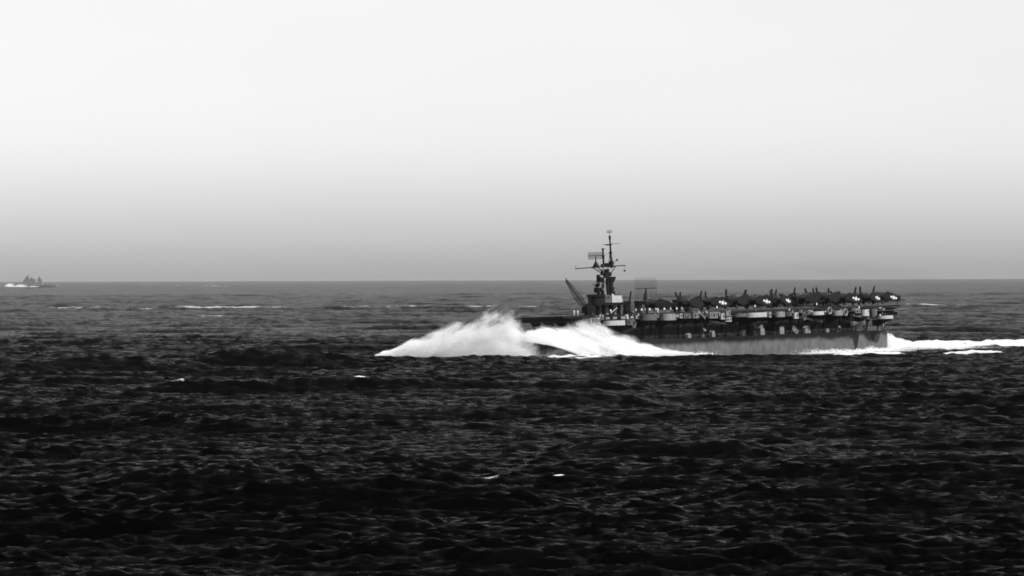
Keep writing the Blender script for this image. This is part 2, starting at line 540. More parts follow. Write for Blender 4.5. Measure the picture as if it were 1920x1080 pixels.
def build_hull():
    m = MB()
    xs = [-90, -89.3, -87.5, -84, -78, -70, -60, -48, -35, -20, -5, 10, 22, 34, 46, 54, 61, 68, 74, 79, 83.5, 87, 89]
    rings = []
    for x in xs:
        b = float(half_beam(min(x, 86.6)))
        if x < -84:                                   # rounded cruiser stern
            b *= math.sqrt(max(0.02, 1 - ((-84 - x) / 6.2) ** 2))
        top = 5.4 + 3.7 * max(0, (x - 30) / 59) ** 1.6
        fl = 0.6 + 2.6 * max(0, (x - 38) / 49) ** 1.3 * (1 if x < 82 else max(0.15, (90 - x) / 8))
        zz = [(-7.5, 0.25), (-5.5, 0.72), (-2.5, 0.93), (0, 1.0), (2.2, 1.02), (3.9, 1.03)]
        prof = [(b * k, z) for z, k in zz] + [(b * 1.03 + fl * 0.45, (3.9 + top) / 2), (b * 1.03 + fl, top)]
        rake = lambda z: 0.0 if x < 77 else (x - 77) / 12.0 * 2.6 * (z / 9.0)
        ring = [(x + rake(z), y, z) for y, z in prof] + [(x + rake(z), -y, z) for y, z in reversed(prof)]
        rings.append(ring)
    m.loft(rings)
    return part('hull', m, 'camouflage_paint', carrier, True)
hull = build_hull()
# rubbing strakes, anchors, hawse pipes and portholes on the near side
for s in (1, -1):
    m = MB()
    m.bar((78, s * 5.6, 6.9), (78.2, s * 6.0, 5.0), 0.16)
    m.box((78.2, s * 6.0, 4.9), (1.7, 0.3, 0.35))
    m.bar((77.4, s * 6.0, 4.9), (77.2, s * 6.0, 5.7), 0.16, 0.04)
    m.bar((79.0, s * 6.0, 4.9), (79.2, s * 6.0, 5.7), 0.16, 0.04)
    part('anchor', m, 'black_paint', hull)
# hangar block under the flight deck
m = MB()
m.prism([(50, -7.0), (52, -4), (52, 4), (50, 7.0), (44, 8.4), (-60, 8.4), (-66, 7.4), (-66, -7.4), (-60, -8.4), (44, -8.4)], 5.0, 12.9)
hangar = part('hangar', m, 'dark_paint', carrier)  # near-black paint on walls, doors and posts carries the shade under the overhang
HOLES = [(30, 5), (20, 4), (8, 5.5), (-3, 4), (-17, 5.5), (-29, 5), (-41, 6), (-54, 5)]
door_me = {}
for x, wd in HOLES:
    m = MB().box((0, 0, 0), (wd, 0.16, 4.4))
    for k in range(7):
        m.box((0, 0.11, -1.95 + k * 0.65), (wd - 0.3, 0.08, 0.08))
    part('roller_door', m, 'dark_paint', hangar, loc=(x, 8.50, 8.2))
for k in range(24):
    x = 42 - k * 4.35
    if any(abs(x - a) < b / 2 + 0.3 for a, b in HOLES):
        continue
    m = MB().box((0, 0, 0), (0.35, 0.5, 7.2))
    part('frame_post', m, 'dark_paint', hangar, loc=(x, 8.62, 9.1))
# flight deck
m = MB()
prof = [(80, 13.1), (81.0, 13.3), (81.2, 13.55), (80.3, 13.8), (-87.5, 13.8), (-88.6, 13.5), (-89.2, 13.0), (-88.6, 12.7), (-86, 12.9)]
m.prism(prof, -11.0, 11.0, 'y')
deck = part('flight_deck', m, 'deck_plank', carrier)
m = MB()
for k in range(34):
    m.box((77 - k * 5, 0, 12.62), (0.35, 21.4, 0.9))
for y in (-9, -4.5, 0, 4.5, 9):
    m.box((-4, y, 12.72), (160, 0.3, 0.68))
part('deck_beam', m, 'dark_paint', deck)['kind'] = 'stuff'
m = MB()
m.box((80.6, 0, 13.86), (1.2, 21.6, 0.06))
part('bow_rounding', m, 'light_paint', deck, label='pale painted lip at the forward end')
m = MB()
m.box((-88.2, 0, 13.83), (1.2, 21.6, 0.06))
part('stern_rounding', m, 'mid_paint', deck)
for x in (76, 70, 63, 56):
    for y in (-8, 8):
        m = MB().bar((x, y * (0.55 if x > 66 else 0.85), 6.5), (x, y, 12.9), 0.26)
        m.bar((x, y * (0.55 if x > 66 else 0.85), 8.5), (x - 5, y, 12.9), 0.16)
        part('deck_pillar', m, 'dark_paint', carrier)
for x in (-70, -76, -82):
    for y in (-7, 0, 7):
        m = MB().bar((x, y * 0.8, 5.0), (x, y, 12.9), 0.3)
        m.bar((x, y * 0.8, 7.0), (x - 4, y, 12.9), 0.16)
        part('deck_pillar', m, 'dark_paint', carrier)

# port and starboard catwalks with stanchions, rails and brackets
for s, x0, x1 in ((1, 72, -82), (-1, 72, 45), (-1, 28, -82)):
    m = MB()
    m.box(((x0 + x1) / 2, s * 12.0, 12.1), (x0 - x1, 1.9, 0.14))
    cw = part('catwalk', m, 'mid_paint', carrier)
    m = MB()
    n = int((x0 - x1) / 2.0)
    for k in range(n + 1):
        x = x0 - k * 2.0
        m.box((x, s * 12.93, 12.65), (0.07, 0.07, 1.1))
    for z in (12.62, 12.90, 13.18):
        m.box(((x0 + x1) / 2, s * 12.93, z), (x0 - x1, 0.05, 0.05))
    part('railing', m, 'dark_paint', cw)
    m = MB()
    k = 0
    rng = np.random.default_rng(8)
    x = x0 - 0.5
    while x > x1 + 2:                               # canvas and plate screens laced to the rails here and there
        L = rng.uniform(1.2, 4.0)
        if rng.random() < 0.45:
            part('rail_screen', MB().box((0, 0, 0), (L, 0.05, rng.uniform(0.6, 1.0))), ['mid_paint', 'dark_paint', 'grey_paint', 'black_paint', 'dark_paint'][rng.integers(0, 5)], cw, loc=(x - L / 2, s * 12.99, 12.66))
        x -= L + rng.uniform(0.4, 2.2)
    br = MB().add([(-.1, s * 8.3, 9.6), (.1, s * 8.3, 9.6), (-.1, s * 8.3, 12.0), (.1, s * 8.3, 12.0), (-.1, s * 12.9, 12.0), (.1, s * 12.9, 12.0)],
                  [(0, 1, 3, 2), (2, 3, 5, 4), (0, 4, 5, 1), (0, 2, 4), (1, 5, 3)]).mesh('bracket', 'dark_paint')
    for k in range(int((x0 - x1) / 5.5) + 1):
        link('bracket', br, cw, (x0 - 1 - k * 5.5, 0, 0))

# gun tubs (sponsons) along the port side
def gun(m, kind):
    if kind == 'twin':
        m.box((0, 0, 0.55), (1.0, 1.1, 1.1))
        for s in (-.16, .16):
            m.bar((s, 0.3, 1.1), (s, 2.4, 1.9), 0.07, 0.05)
            m.bar((s, 0.3, 1.1), (s, 0.8, 1.3), 0.13)
        m.box((0.55, 0.2, 1.1), (0.3, 0.5, 0.7))
        m.box((-0.55, 0.2, 1.1), (0.3, 0.5, 0.7))
    elif kind == 'quad':
        m.box((0, 0, 0.6), (1.6, 1.6, 1.2))
        for s in (-.6, -.36, .36, .6):
            m.bar((s, 0.3, 1.3), (s, 2.9, 2.0), 0.08, 0.055)
            m.bar((s, 0.2, 1.25), (s, 0.9, 1.45), 0.15)
        m.box((0.95, 0.3, 1.3), (0.25, 1.0, 0.9))
        m.box((-0.95, 0.3, 1.3), (0.25, 1.0, 0.9))
    else:
        m.bar((0, 0, 0), (0, 0, 1.1), 0.25, 0.12)
        m.bar((0, 0.1, 1.1), (0, 1.6, 1.75), 0.05, 0.035)
        m.box((0, 0.35, 1.25), (0.9, 0.05, 0.8))
    return m
GUNS = {k: gun(MB(), k).mesh('gun', 'steel') for k in ('twin', 'quad', 'single')}
def tub(x, z, rx, h, paint, kind, y=12.9, ry=None, label=None):
    t = link('gun_tub', None, carrier, (x, y, z))
    ry = ry or rx * 0.8
    if label: t['label'] = label
    m = MB().shell(rx, ry, -0.15 * pi, 1.15 * pi, 0, h, 0.07, 18)
    part('bulwark', m, paint, t, True)
    m = MB()
    n = 20
    m.prism([(rx * .98 * cos(2 * pi * i / n), ry * .98 * sin(2 * pi * i / n)) for i in range(n)], -0.16, -0.02)
    for s in (-.5, 0, .5):
        m.add([(s * rx - .08, -4.2, -2.3), (s * rx + .08, -4.2, -2.3), (s * rx - .08, ry * .7, -0.15), (s * rx + .08, ry * .7, -0.15), (s * rx - .08, -4.2, -0.15), (s * rx + .08, -4.2, -0.15)],
              [(0, 1, 3, 2), (0, 2, 4), (1, 5, 3)])
    part('floor', m, 'dark_paint', t)
    link('gun', GUNS[kind], t, (0, 0, 0))
    return t
TUBS = [(60.2, 10.3, 4.0, 1.5, 'light_paint', 'quad'), (43.7, 11.5, 3.0, 1.9, 'mid_paint', 'twin'), (34.4, 11.3, 2.6, 2.1, 'grey_paint', 'twin'),
        (-0.8, 11.6, 2.7, 1.1, 'mid_paint', 'twin'), (-8.6, 11.3, 4.4, 1.5, 'light_paint', 'quad'), (-21.2, 11.1, 2.0, 1.8, 'grey_paint', 'twin'),
        (-40.8, 11.3, 2.6, 1.2, 'light_paint', 'twin'), (-51.6, 10.9, 2.1, 1.7, 'grey_paint', 'twin'), (-66.4, 10.4, 1.6, 2.2, 'light_paint', 'twin'),
        (-77.2, 9.2, 3.2, 1.1, 'light_paint', 'quad')]
for a in TUBS:
    tub(*a)
for x in (66, 26, -32, -60):
    tub(x, 12.2, 1.1, 1.1, 'mid_paint', 'single', y=12.8, ry=0.9)
for a in [(55, 10.5, 3.6, 1.4, 'grey_paint', 'quad'), (-30, 11.3, 3.0, 1.4, 'grey_paint', 'twin'), (-70, 10.5, 3.2, 1.4, 'grey_paint', 'quad')]:
    t = tub(*a)
    t.location = (a[0], -12.9, a[1])
    t.rotation_euler = (0, 0, pi)

# pale lockers, ready-ammunition boxes and shelters on the catwalk side
LOCK = [(70.2, 12.0, 3.0, 1.8, 'grey_paint'), (67.7, 12.0, 1.1, 1.9, 'light_paint'), (53.2, 11.2, 2.6, 1.9, 'mid_paint'), (28.6, 12.6, 1.1, 1.5, 'light_paint'),
        (25.6, 12.5, 3.4, 1.7, 'mid_paint'), (21.4, 12.6, 2.6, 1.8, 'grey_paint'), (12.7, 12.5, 3.8, 2.1, 'grey_paint'), (8.2, 12.0, 1.6, 2.0, 'light_paint'),
        (5.4, 12.9, 2.2, 1.8, 'grey_paint'), (5.2, 10.9, 2.4, 1.5, 'light_paint'), (-15.7, 11.9, 1.0, 1.6, 'light_paint'), (-29.2, 11.4, 1.9, 2.1, 'light_paint'),
        (-25.5, 12.0, 2.6, 1.4, 'mid_paint'), (-34.8, 12.2, 3.2, 1.3, 'mid_paint'), (-62.0, 12.1, 2.6, 1.3, 'grey_paint'), (-71.5, 11.6, 1.3, 1.9, 'grey_paint')]
for x, z, L, h, pm in LOCK:
    m = MB().box((0, 0, 0), (L, 0.75, h))
    m.box((0, 0.42, h * .5 - 0.08), (L + 0.12, 0.12, 0.12))
    m.box((0, 0.42, -h * .5 + 0.08), (L + 0.12, 0.12, 0.12))
    k = part('locker', m, pm, carrier, loc=(x, 13.1, z))
    for q in range(max(1, int(L / 1.2))):
        mm = MB().box((0, 0, 0), (0.7, 0.07, h * 0.55))
        part('hatch', mm, 'dark_paint' if q % 2 else 'mid_paint', k, loc=(-L / 2 + 0.6 + q * 1.2 if L > 1.3 else 0, 0.43, -0.05))
# small stuff crowding the catwalk: ventilators, ready boxes, reels, canvas rolls
rng = np.random.default_rng(77)
x = 70.0
while x > -80:
    k = rng.integers(0, 4)
    L, h = rng.uniform(0.5, 1.5), rng.uniform(0.5, 1.5)
    pm = ['dark_paint', 'black_paint', 'mid_paint', 'grey_paint', 'light_paint'][rng.choice(5, p=[.26, .22, .24, .18, .10])]
    y, z = rng.uniform(11.6, 13.25), 12.2 + h / 2 - (0.9 if rng.random() < 0.3 else 0)
    if k == 0:
        m = MB().box((0, 0, 0), (L, 0.5, h)).box((0, 0, h / 2 + .03), (L + .1, .6, .06))
        part('ready_box', m, pm, carrier, loc=(x, y, z))
    elif k == 1:
        m = MB().bar((0, 0, -h / 2), (0, 0, h / 2), .16, .13, 8)
        m.bar((0, -.05, h / 2 - .05), (0, .35, h / 2 + .15), .18, .26, 8)
        part('ventilator', m, pm, carrier, True, loc=(x, y, z))
    elif k == 2:
        m = MB().bar((-L / 2, 0, 0), (L / 2, 0, 0), .28, .28, 8)
        m.bar((-L / 2 - .08, 0, 0), (-L / 2, 0, 0), .42, .42, 10).bar((L / 2, 0, 0), (L / 2 + .08, 0, 0), .42, .42, 10)
        part('hose_reel', m, pm, carrier, True, loc=(x, y, z))
    else:
        m = MB().prism([(-L / 2, -h / 2), (L / 2, -h / 2), (L * .45, h * .2), (L * .1, h / 2), (-L * .35, h * .35)], -.3, .3, 'y')
        part('canvas_bundle', m, pm, carrier, loc=(x, y, z))
    x -= rng.uniform(0.6, 2.6)
# life rafts: oval floats lashed upright outside the rails
def oval(rx, rz, r=0.24, n=20, q=8):
    m = MB()
    rings = []
    for i in range(n):
        a = 2 * pi * i / n
        c = Vector((rx * cos(a), 0, rz * sin(a)))
        d = Vector((cos(a), 0, sin(a)))
        rings.append([tuple(c + d * r * cos(b) + Vector((0, 1, 0)) * r * sin(b)) for b in [2 * pi * j / q for j in range(q)]])
    rings.append(rings[0])
    m.loft(rings, cap=False)
    return m
raft_me = oval(0.8, 1.15).mesh('life_raft', 'mid_paint', True)
raft_pale = oval(0.95, 1.05).mesh('life_raft', 'grey_paint', True)
net = MB()
for k in range(-2, 3):
    net.box((k * 0.3, 0, 0), (0.06, 0.06, 1.7))
    net.box((0, 0, k * 0.33), (1.6, 0.06, 0.06))
net_me = net.mesh('netting', 'mid_paint')
RAFTS = [(-46.9, 12.6, 1), (-55.4, 11.9, 1), (-70.6, 11.2, 0), (-33.4, 11.0, 0), (51.3, 10.6, 0)]
for x, z, pale in RAFTS:
    r = link('life_raft', raft_pale if pale else raft_me, carrier, (x, 13.35, z))
    link('netting', net_me, r)
# ladders and booms slung along the side
def ladder(a, b, wdt, pm):
    a, b = Vector(a), Vector(b)
    m = MB()
    off = Vector((0, 0, wdt / 2))
    m.bar(a + off, b + off, 0.07)
    m.bar(a - off, b - off, 0.07)
    n = int((b - a).length / 0.45)
    for i in range(n + 1):
        c = a.lerp(b, i / n)
        m.bar(c + off, c - off, 0.045, n=4)
    return part('ladder', m, pm, carrier)
ladder((20.2, 13.3, 14.1), (16.8, 13.3, 11.6), 0.55, 'light_paint')
ladder((-30.5, 13.2, 10.9), (-44.2, 12.4, 9.0), 0.5, 'mid_paint')
ladder((-60, 13.0, 10.9), (-71, 12.2, 9.3), 0.5, 'grey_paint')
ladder((14.0, 12.6, 10.6), (5.5, 12.6, 9.6), 0.35, 'mid_paint')
m = MB().bar((60.6, 12.2, 14.2), (58.0, 12.6, 15.8), 0.16, 0.12)
part('boom', m, 'light_paint', carrier)

# things on the main deck below: winches, boats, vents, hoses seen against the dark hangar side
def boat(L, B, D, name='boat'):
    t = link(name, None, carrier)
    rings = []
    n = 11
    for i in range(n):
        u = -1 + 2 * i / (n - 1)
        b = B / 2 * (1 - abs(u) ** 2.6) + 0.03
        top = D * (0.85 + 0.35 * u * u)
        prof = [(0, 0.12 * u * u), (b * .55, 0.12 * D), (b * .92, D * .5), (b, top)]
        rings.append([(u * L / 2, y, z) for y, z in prof] + [(u * L / 2, -y, z) for y, z in reversed(prof[1:])])
    part('boat_hull', MB().loft(rings), 'grey_paint', t, True)
    m = MB()
    for k in range(-2, 3):
        m.box((k * L * 0.16, 0, D * 0.92), (0.3, B * 0.8, 0.08))
    part('thwarts', m, 'light_paint', t)
    return t
b1 = boat(8.0, 2.3, 1.5)
b1.location = (-66.2, 9.9, 7.2)
for x in (-63.6, -68.6):
    m = MB()
    m.bar((x, 8.0, 8.6), (x, 9.4, 10.8), 0.12)
    m.bar((x, 9.4, 10.8), (x, 10.2, 10.6), 0.10)
    m.bar((x, 10.0, 10.6), (x, 10.0, 8.6), 0.04)
    part('davit', m, 'grey_paint', carrier)
rng = np.random.default_rng(21)
SHAPES = [(14.5, 6.6, 2.2, 2.8), (9.8, 6.3, 1.6, 2.2), (1.2, 5.9, 3.6, 1.6), (-5.5, 5.7, 1.6, 1.7), (-11.3, 6.9, 2.6, 3.0), (-14.9, 6.7, 2.1, 3.4), (-21.4, 6.4, 2.4, 3.4),
          (-25.0, 6.1, 2.2, 2.6), (-31.5, 6.2, 4.2, 1.5), (-38.4, 6.2, 3.0, 2.6), (-42.5, 6.0, 2.6, 2.5), (-49.0, 5.4, 1.4, 1.2), (-55.0, 6.2, 1.9, 2.0), (21.5, 6.0, 1.8, 1.6)]
for i, (x, z, L, h) in enumerate(SHAPES):
    z = 5.42 + h / 2
    k = i % 4
    pm = ['mid_paint', 'grey_paint', 'dark_paint', 'grey_paint'][k]
    y = float(half_beam(x)) - 0.6
    if k == 0:        # cowl vent
        m = MB().bar((0, 0, -h / 2), (0, 0, h / 2 - 0.6), L * 0.28, L * 0.24, 10)
        m.bar((0, -0.1, h / 2 - 0.7), (0, 0.9, h / 2 - 0.2), L * 0.26, L * 0.36, 10)
        part('cowl_vent', m, pm, carrier, True, (x, y, z))
    elif k == 1:      # canvas-covered stack with sloping top
        m = MB().prism([(-L / 2, -h / 2), (L / 2, -h / 2), (L * .42, h * .2), (L * .1, h / 2), (-L * .25, h * .42), (-L * .46, 0)], -0.6, 0.6, 'y')
        part('covered_stores', m, pm, carrier, False, (x, y, z))
    elif k == 2:      # winch
        m = MB().box((0, 0, -h * .3), (L, 1.0, h * .35))
        m.bar((-L * .35, 0, h * .05), (L * .35, 0, h * .05), h * .3, n=12)
        m.bar((-L * .42, 0, h * .05), (-L * .35, 0, h * .05), h * .42, n=12)
        m.bar((L * .35, 0, h * .05), (L * .42, 0, h * .05), h * .42, n=12)
        part('winch', m, pm, carrier, False, (x, y, z))
    else:             # deckhouse locker
        m = MB().box((0, 0, 0), (L, 1.1, h))
        m.box((0, 0, h / 2 + 0.05), (L + .2, 1.3, 0.1))
        part('deck_locker', m, pm, carrier, False, (x, y, z))
m = MB()
for k in range(60):
    x = 48 - k * 2.2
    y = float(half_beam(x)) * 1.03 + 0.45
    m.box((x, y, 5.95), (0.06, 0.06, 1.1))
    y2 = float(half_beam(x - 2.2)) * 1.03 + 0.45
    for z in (6.1, 6.5):
        m.bar((x, y, z), (x - 2.2, y2, z), 0.025, n=4)
part('railing', m, 'mid_paint', carrier)

# island ---------------------------------------------------------------------
IX, IY = 35.2, -13.4
isl = link('island', None, carrier, (IX, IY, DECK))
def ib(name, mb, m, smooth=False, label=None):
    return part(name, mb, m, isl, smooth, label=label)
ib('sponson', MB().prism([(9, -3.2), (9, 2.4), (-9, 2.4), (-9, -3.2)], -2.2, 0.0), 'dark_paint')
ib('base_wall', MB().box((-1.2, -0.9, 1.55), (7.6, 3.0, 3.1)), 'grey_paint')
for x in (4.6, 1.6, -1.8, -5.4):
    for y in (1.3, -2.2):
        ib('column', MB().box((x, y, 1.6), (1.0, 0.8, 3.2)), 'black_paint')
for x in (3.4, -3.6):
    ib('door', MB().box((x, 0.65, 1.1), (0.9, 0.12, 2.0)), 'dark_paint')
ib('bridge_deck', MB().prism([(6.4, -2.4), (6.4, 2.0), (5, 2.8), (-7.6, 2.6), (-8.2, 1.5), (-8.2, -2.2), (-7, -2.8), (5, -2.8)], 3.15, 3.95), 'black_paint')
m = MB().shell(2.9, 2.7, -0.6 * pi, 0.72 * pi, 3.95, 6.5, 0.12, 18, c=(3.6, 0))
ib('bridge_front', m, 'dark_paint', True)
m = MB().shell(3.3, 3.05, -0.55 * pi, 0.6 * pi, 5.9, 6.75, 0.08, 18, c=(3.6, 0))
ib('wind_screen', m, 'black_paint', True)
ib('pilot_house', MB().box((0.9, -0.2, 5.2), (3.6, 3.4, 2.5)), 'mid_paint')
m = MB()
for q in ((1.4, 0.9, 7.2, .5, .5, 1.4), (-0.6, 1.0, 8.8, .9, .6, .9), (-2.4, 0.9, 9.6, .8, .5, 1.6), (1.3, 0.9, 9.4, .7, .5, 1.0), (-3.8, 0.9, 7.0, .7, .6, 1.2), (-0.2, 0.8, 12.4, 1.2, .6, .8), (-2.6, 0.7, 13.2, .8, .6, 1.2), (0.9, .4, 13.6, .6, .6, 1.4), (2.9, 0.4, 12.6, .8, .8, .9)):
    m.box(q[:3], q[3:])
for a, b in (((2.4, 1.0, 10.6), (2.4, 1.0, 12.4)), ((-4.0, 0.6, 6.4), (-2.0, 0.6, 14.6)), ((3.0, -1, 7), (0.6, 0, 14.8)), ((-4.4, -1, 6.6), (-2.4, 0, 14.8))):
    m.bar(a, b, 0.12)
ib('tower_fittings', m, 'dark_paint')
for k in range(4):
    ib('window', MB().box((2.2 - k * 0.9, 1.56, 5.7), (0.6, 0.1, 0.6)), 'glass')
m = MB().box((-3.4, 2.45, 5.0), (4.6, 0.10, 2.3))
m.add([(-1.1, 2.4, 6.15), (-1.1, 2.5, 6.15), (-1.1, 2.4, 7.0), (-1.1, 2.5, 7.0), (-2.6, 2.4, 6.15), (-2.6, 2.5, 6.15)], [(0, 1, 3, 2), (2, 3, 5, 4), (0, 2, 4), (1, 5, 3), (0, 4, 5, 1)])
ib('splinter_shield', m, 'light_paint', label='pale splinter shield on the after bridge wing')
m = MB().shell(2.2, 2.0, 0.5 * pi, 1.5 * pi, 3.95, 5.6, 0.08, 12, c=(-5.7, 0.3))
ib('after_bulwark', m, 'grey_paint', True)
m = MB()
for x in (-6.0, -7.0, -8.0):
    m.bar((x, 2.2, 3.9), (x, 2.2, 5.6), 0.05)
m.bar((-4, 2.2, 5.6), (-8.1, 2.2, 5.4), 0.05)
m.bar((-5.0, 0.8, 5.5), (-6.2, 1.2, 7.2), 0.09)
m.bar((-7.6, 0.4, 4.0), (-7.6, 0.4, 6.3), 0.08)
ib('signal_gear', m, 'dark_paint')
# director and searchlight above the bridge
m = MB().bar((2.6, 0, 6.4), (2.6, 0, 7.4), 0.5, n=10)
m.box((2.8, 0, 8.1), (1.8, 1.9, 1.5))
m.bar((2.8, -1.5, 8.4), (2.8, 1.5, 8.4), 0.18)
m.bar((3.6, 0.2, 8.6), (5.4, 0.4, 10.3), 0.16, 0.10)
ib('gun_director', m, 'black_paint')
m = MB().bar((0.3, 0.4, 6.4), (0.3, 0.4, 10.2), 0.75, 0.6, 12)
ib('tower_trunk', m, 'grey_paint', True)
m = MB()
m.bar((-1.2, 0.6, 6.4), (-1.6, 0.4, 14.8), 0.75, 0.6, 10)
ib('mast_leg', m, 'black_paint')
m = MB().bar((-3.2, 0.2, 6.4), (-3.6, 0.2, 12.3), 0.75, 0.65, 10)
m.bar((-3.5, 0.3, 8.2), (-3.9, 0.4, 8.9), 0.8, 0.7, 10)
ib('mast_leg', m, 'black_paint')
m = MB().bar((0.6, -0.6, 6.4), (-1.2, -0.2, 14.8), 0.32, 0.25)
ib('mast_leg', m, 'black_paint')
m = MB()
m.box((0.8, 0, 10.7), (3.2, 2.6, 0.2))
m.box((2.0, 0.2, 11.5), (1.3, 1.6, 1.5))
m.bar((2.4, 0.1, 10.1), (3.4, 0.3, 9.6), 0.5, 0.7, 10)
m.bar((-3.9, 0.5, 10.8), (-4.6, 0.9, 12.2), 0.55, 0.45, 10)
m.box((-1.6, 0.1, 12.6), (2.2, 2.0, 0.18))
ib('tower_platform', m, 'black_paint')
mast = link('foremast', None, carrier, (IX - 1.5, IY + 0.2, DECK + 12.5))
m = MB()
m.loft([[(x * 1.5 + .1, -y * .9, z) for x, y in ((1, -1), (1, 1), (-1, 1), (-1, -1))] for z in (0.3, 0.9)])
for a, b in (((1.4, -.8), (5.2, -1.6)), ((1.4, .8), (5.2, 0.6)), ((-1.0, -.8), (-2.6, -1.6)), ((-1.0, .8), (-2.6, 1.6)), ((0.4, 0), (2.0, 0))):
    m.bar((a[0], a[1], 0.9), (b[0], b[1], 3.0), 0.14, n=5)
m.box((1.3, -0.3, 3.08), (8.4, 2.8, 0.3))
m.box((0.2, 0.4, 3.7), (1.2, .8, 1.1))
m.box((-1.6, 0.5, 3.6), (0.9, .8, .9))
m.box((2.6, 0.5, 3.5), (0.7, .7, .8))
m.box((1.0, 0, 1.9), (4.4, 1.6, 0.12))
part('top_platform', m, 'dark_paint', mast)
m = MB()
for k in range(12):
    a = (5.4 - k * 0.74, 1.05, 3.1)
    m.bar(a, (a[0], a[1], 4.0), 0.03, n=4)
m.bar((5.4, 1.05, 4.0), (-2.8, 1.05, 4.0), 0.03, n=4)
part('railing', m, 'dark_paint', mast)
m = MB()
m.bar((-0.6, -14.3, 3.0), (-0.6, 7.7, 3.2), 0.15, 0.15, 6)
m.bar((-0.6, -14.0, 3.0), (-0.6, -14.0, 4.3), 0.06)
m.bar((-0.6, 7.2, 3.0), (-0.6, 7.2, 1.7), 0.06)
m.bar((-0.6, 7.2, 1.7), (-0.6, 7.2, 1.2), 0.3, 0.3, 8)
m.bar((-0.6, -0.5, 1.0), (-0.6, -6.0, 3.0), 0.05)
part('yardarm', m, 'dark_paint', mast)
m = MB()
m.bar((-2.4, 0.0, 2.6), (-2.1, 0.0, 12.4), 0.38, 0.24, 8)
m.bar((-2.9, 0.4, 3.0), (-2.3, 0.1, 7.5), 0.12)
m.bar((-1.4, -0.5, 3.0), (-2.1, 0.0, 8.5), 0.10)
m.box((-2.3, 0.1, 4.2), (1.1, 1.0, 1.3))
m.box((-2.2, 0.0, 7.6), (0.8, 0.8, 0.5))
m.bar((-2.1, 0.0, 12.2), (-2.1, 0.0, 14.0), 0.08, 0.06)
m.bar((-2.2, -3.4, 10.3), (-2.2, 4.2, 10.4), 0.07)
m.bar((-3.6, 0, 10.35), (0.0, 0, 10.3), 0.07)
m.box((-1.9, -0.4, 10.15), (1.6, 1.3, 0.35))
m.bar((-2.1, 0, 11.8), (-2.1, 0, 13.1), 0.35, 0.35, 8)
m.bar((-2.4, 0, 3.2), (-3.6, 1.2, 5.2), 0.09)
m.bar((-3.6, 1.2, 5.0), (-3.9, 1.4, 5.3), 0.35)
part('topmast', m, 'dark_paint', mast)
m = MB()                                         # small dish and spinner at the very top
m.box((-2.0, 0, 14.1), (1.5, 0.9, 0.12))
for k in range(6):
    m.bar((-1.2, -0.5, 14.1 + k * .13), (-2.6, 0.7, 14.1 + k * .13), 0.03, n=4)
m.bar((-1.4, 0, 14.1), (-1.4, 0, 14.9), 0.05)
m.bar((-2.7, 0.3, 14.6), (-1.2, 0.3, 14.9), 0.04)
part('masthead_antenna', m, 'dark_paint', mast)
m = MB()
m.bar((1.1, -0.2, 3.0), (1.2, -0.2, 8.6), 0.34, 0.26, 8)
m.bar((1.2, -0.2, 8.4), (1.2, -0.2, 9.0), 0.25, 0.62, 10)
m.bar((1.1, -0.2, 3.1), (1.1, -0.2, 3.9), 0.7, 0.35, 10)
m.bar((1.15, -0.2, 5.9), (1.15, -0.2, 6.7), 0.42, 0.42, 8)
m.bar((1.15, -0.2, 6.6), (-2.2, 0.0, 7.6), 0.05)
part('pole_mast', m, 'dark_paint', mast)
sr = link('radar_antenna', None, carrier, (IX + 3.1, IY - 0.2, DECK + 15.6))
m = MB().bar((0, 0, 0), (0, 0, 3.4), 0.28, 0.14, 8)
m.loft([[(q * sx, q * sy, z) for sx, sy in ((1, -1), (1, 1), (-1, 1), (-1, -1))] for z, q in ((0, 0.8), (1.6, 0.25))])
sr_p = part('pedestal', m, 'dark_paint', sr)
def bedspring(wd, ht, nx, nz, r, ang, pm, par, z):
    m = MB()
    d = Vector((cos(ang), sin(ang), 0))
    n = Vector((-sin(ang), cos(ang), 0))
    for i in range(nx + 1):
        q = d * (wd * (i / nx - .5))
        m.bar(q + Vector((0, 0, z - ht / 2)), q + Vector((0, 0, z + ht / 2)), r, n=4)
    for k in range(nz + 1):
        h = Vector((0, 0, z - ht / 2 + ht * k / nz))
        m.bar(d * (-wd / 2) + h, d * (wd / 2) + h, r, n=4)
        for i in range(nx):
            q = d * (wd * ((i + .5) / nx - .5)) + h
            m.bar(q, q + n * 0.45, r * .9, n=4)
    m.bar(d * (-wd / 2) + Vector((0, 0, z)), d * (wd / 2) + Vector((0, 0, z)), r * 2.6, n=6)
    return part('reflector_grid', m, pm, par)
bedspring(4.8, 2.2, 14, 8, 0.045, rad(-44), 'dark_paint', sr, 3.6)

# crane forward of the island
cr = link('crane', None, carrier, (43.6, -13.2, DECK))
m = MB()
m.bar((0, 0, -1.0), (0, 0, 1.4), 1.1, 1.1, 14)
m.box((-0.2, 0, 1.9), (3.2, 2.4, 2.0))
m.prism([(-1.8, 2.9), (0.8, 2.9), (-0.3, 3.9), (-1.8, 3.5)], -0.9, 0.9, 'y')
part('cab', m, 'black_paint', cr)
m = MB()
A, B = Vector((0.6, 0, 2.2)), Vector((9.4, 0, 11.4))
ax = (B - A).normalized()
up = ax.cross(Vector((0, 1, 0))).normalized()
n = 14
def cp(i, sy_, su):
    u = i / n
    wd = 0.75 * min(1, 0.35 + 2.2 * u, 0.3 + 1.3 * (1 - u))
    return A.lerp(B, u) + Vector((0, 1, 0)) * sy_ * wd + up * su * wd
for sy_ in (-1, 1):
    for su in (-1, 1):
        for i in range(n):
            m.bar(cp(i, sy_, su), cp(i + 1, sy_, su), 0.09, n=4)
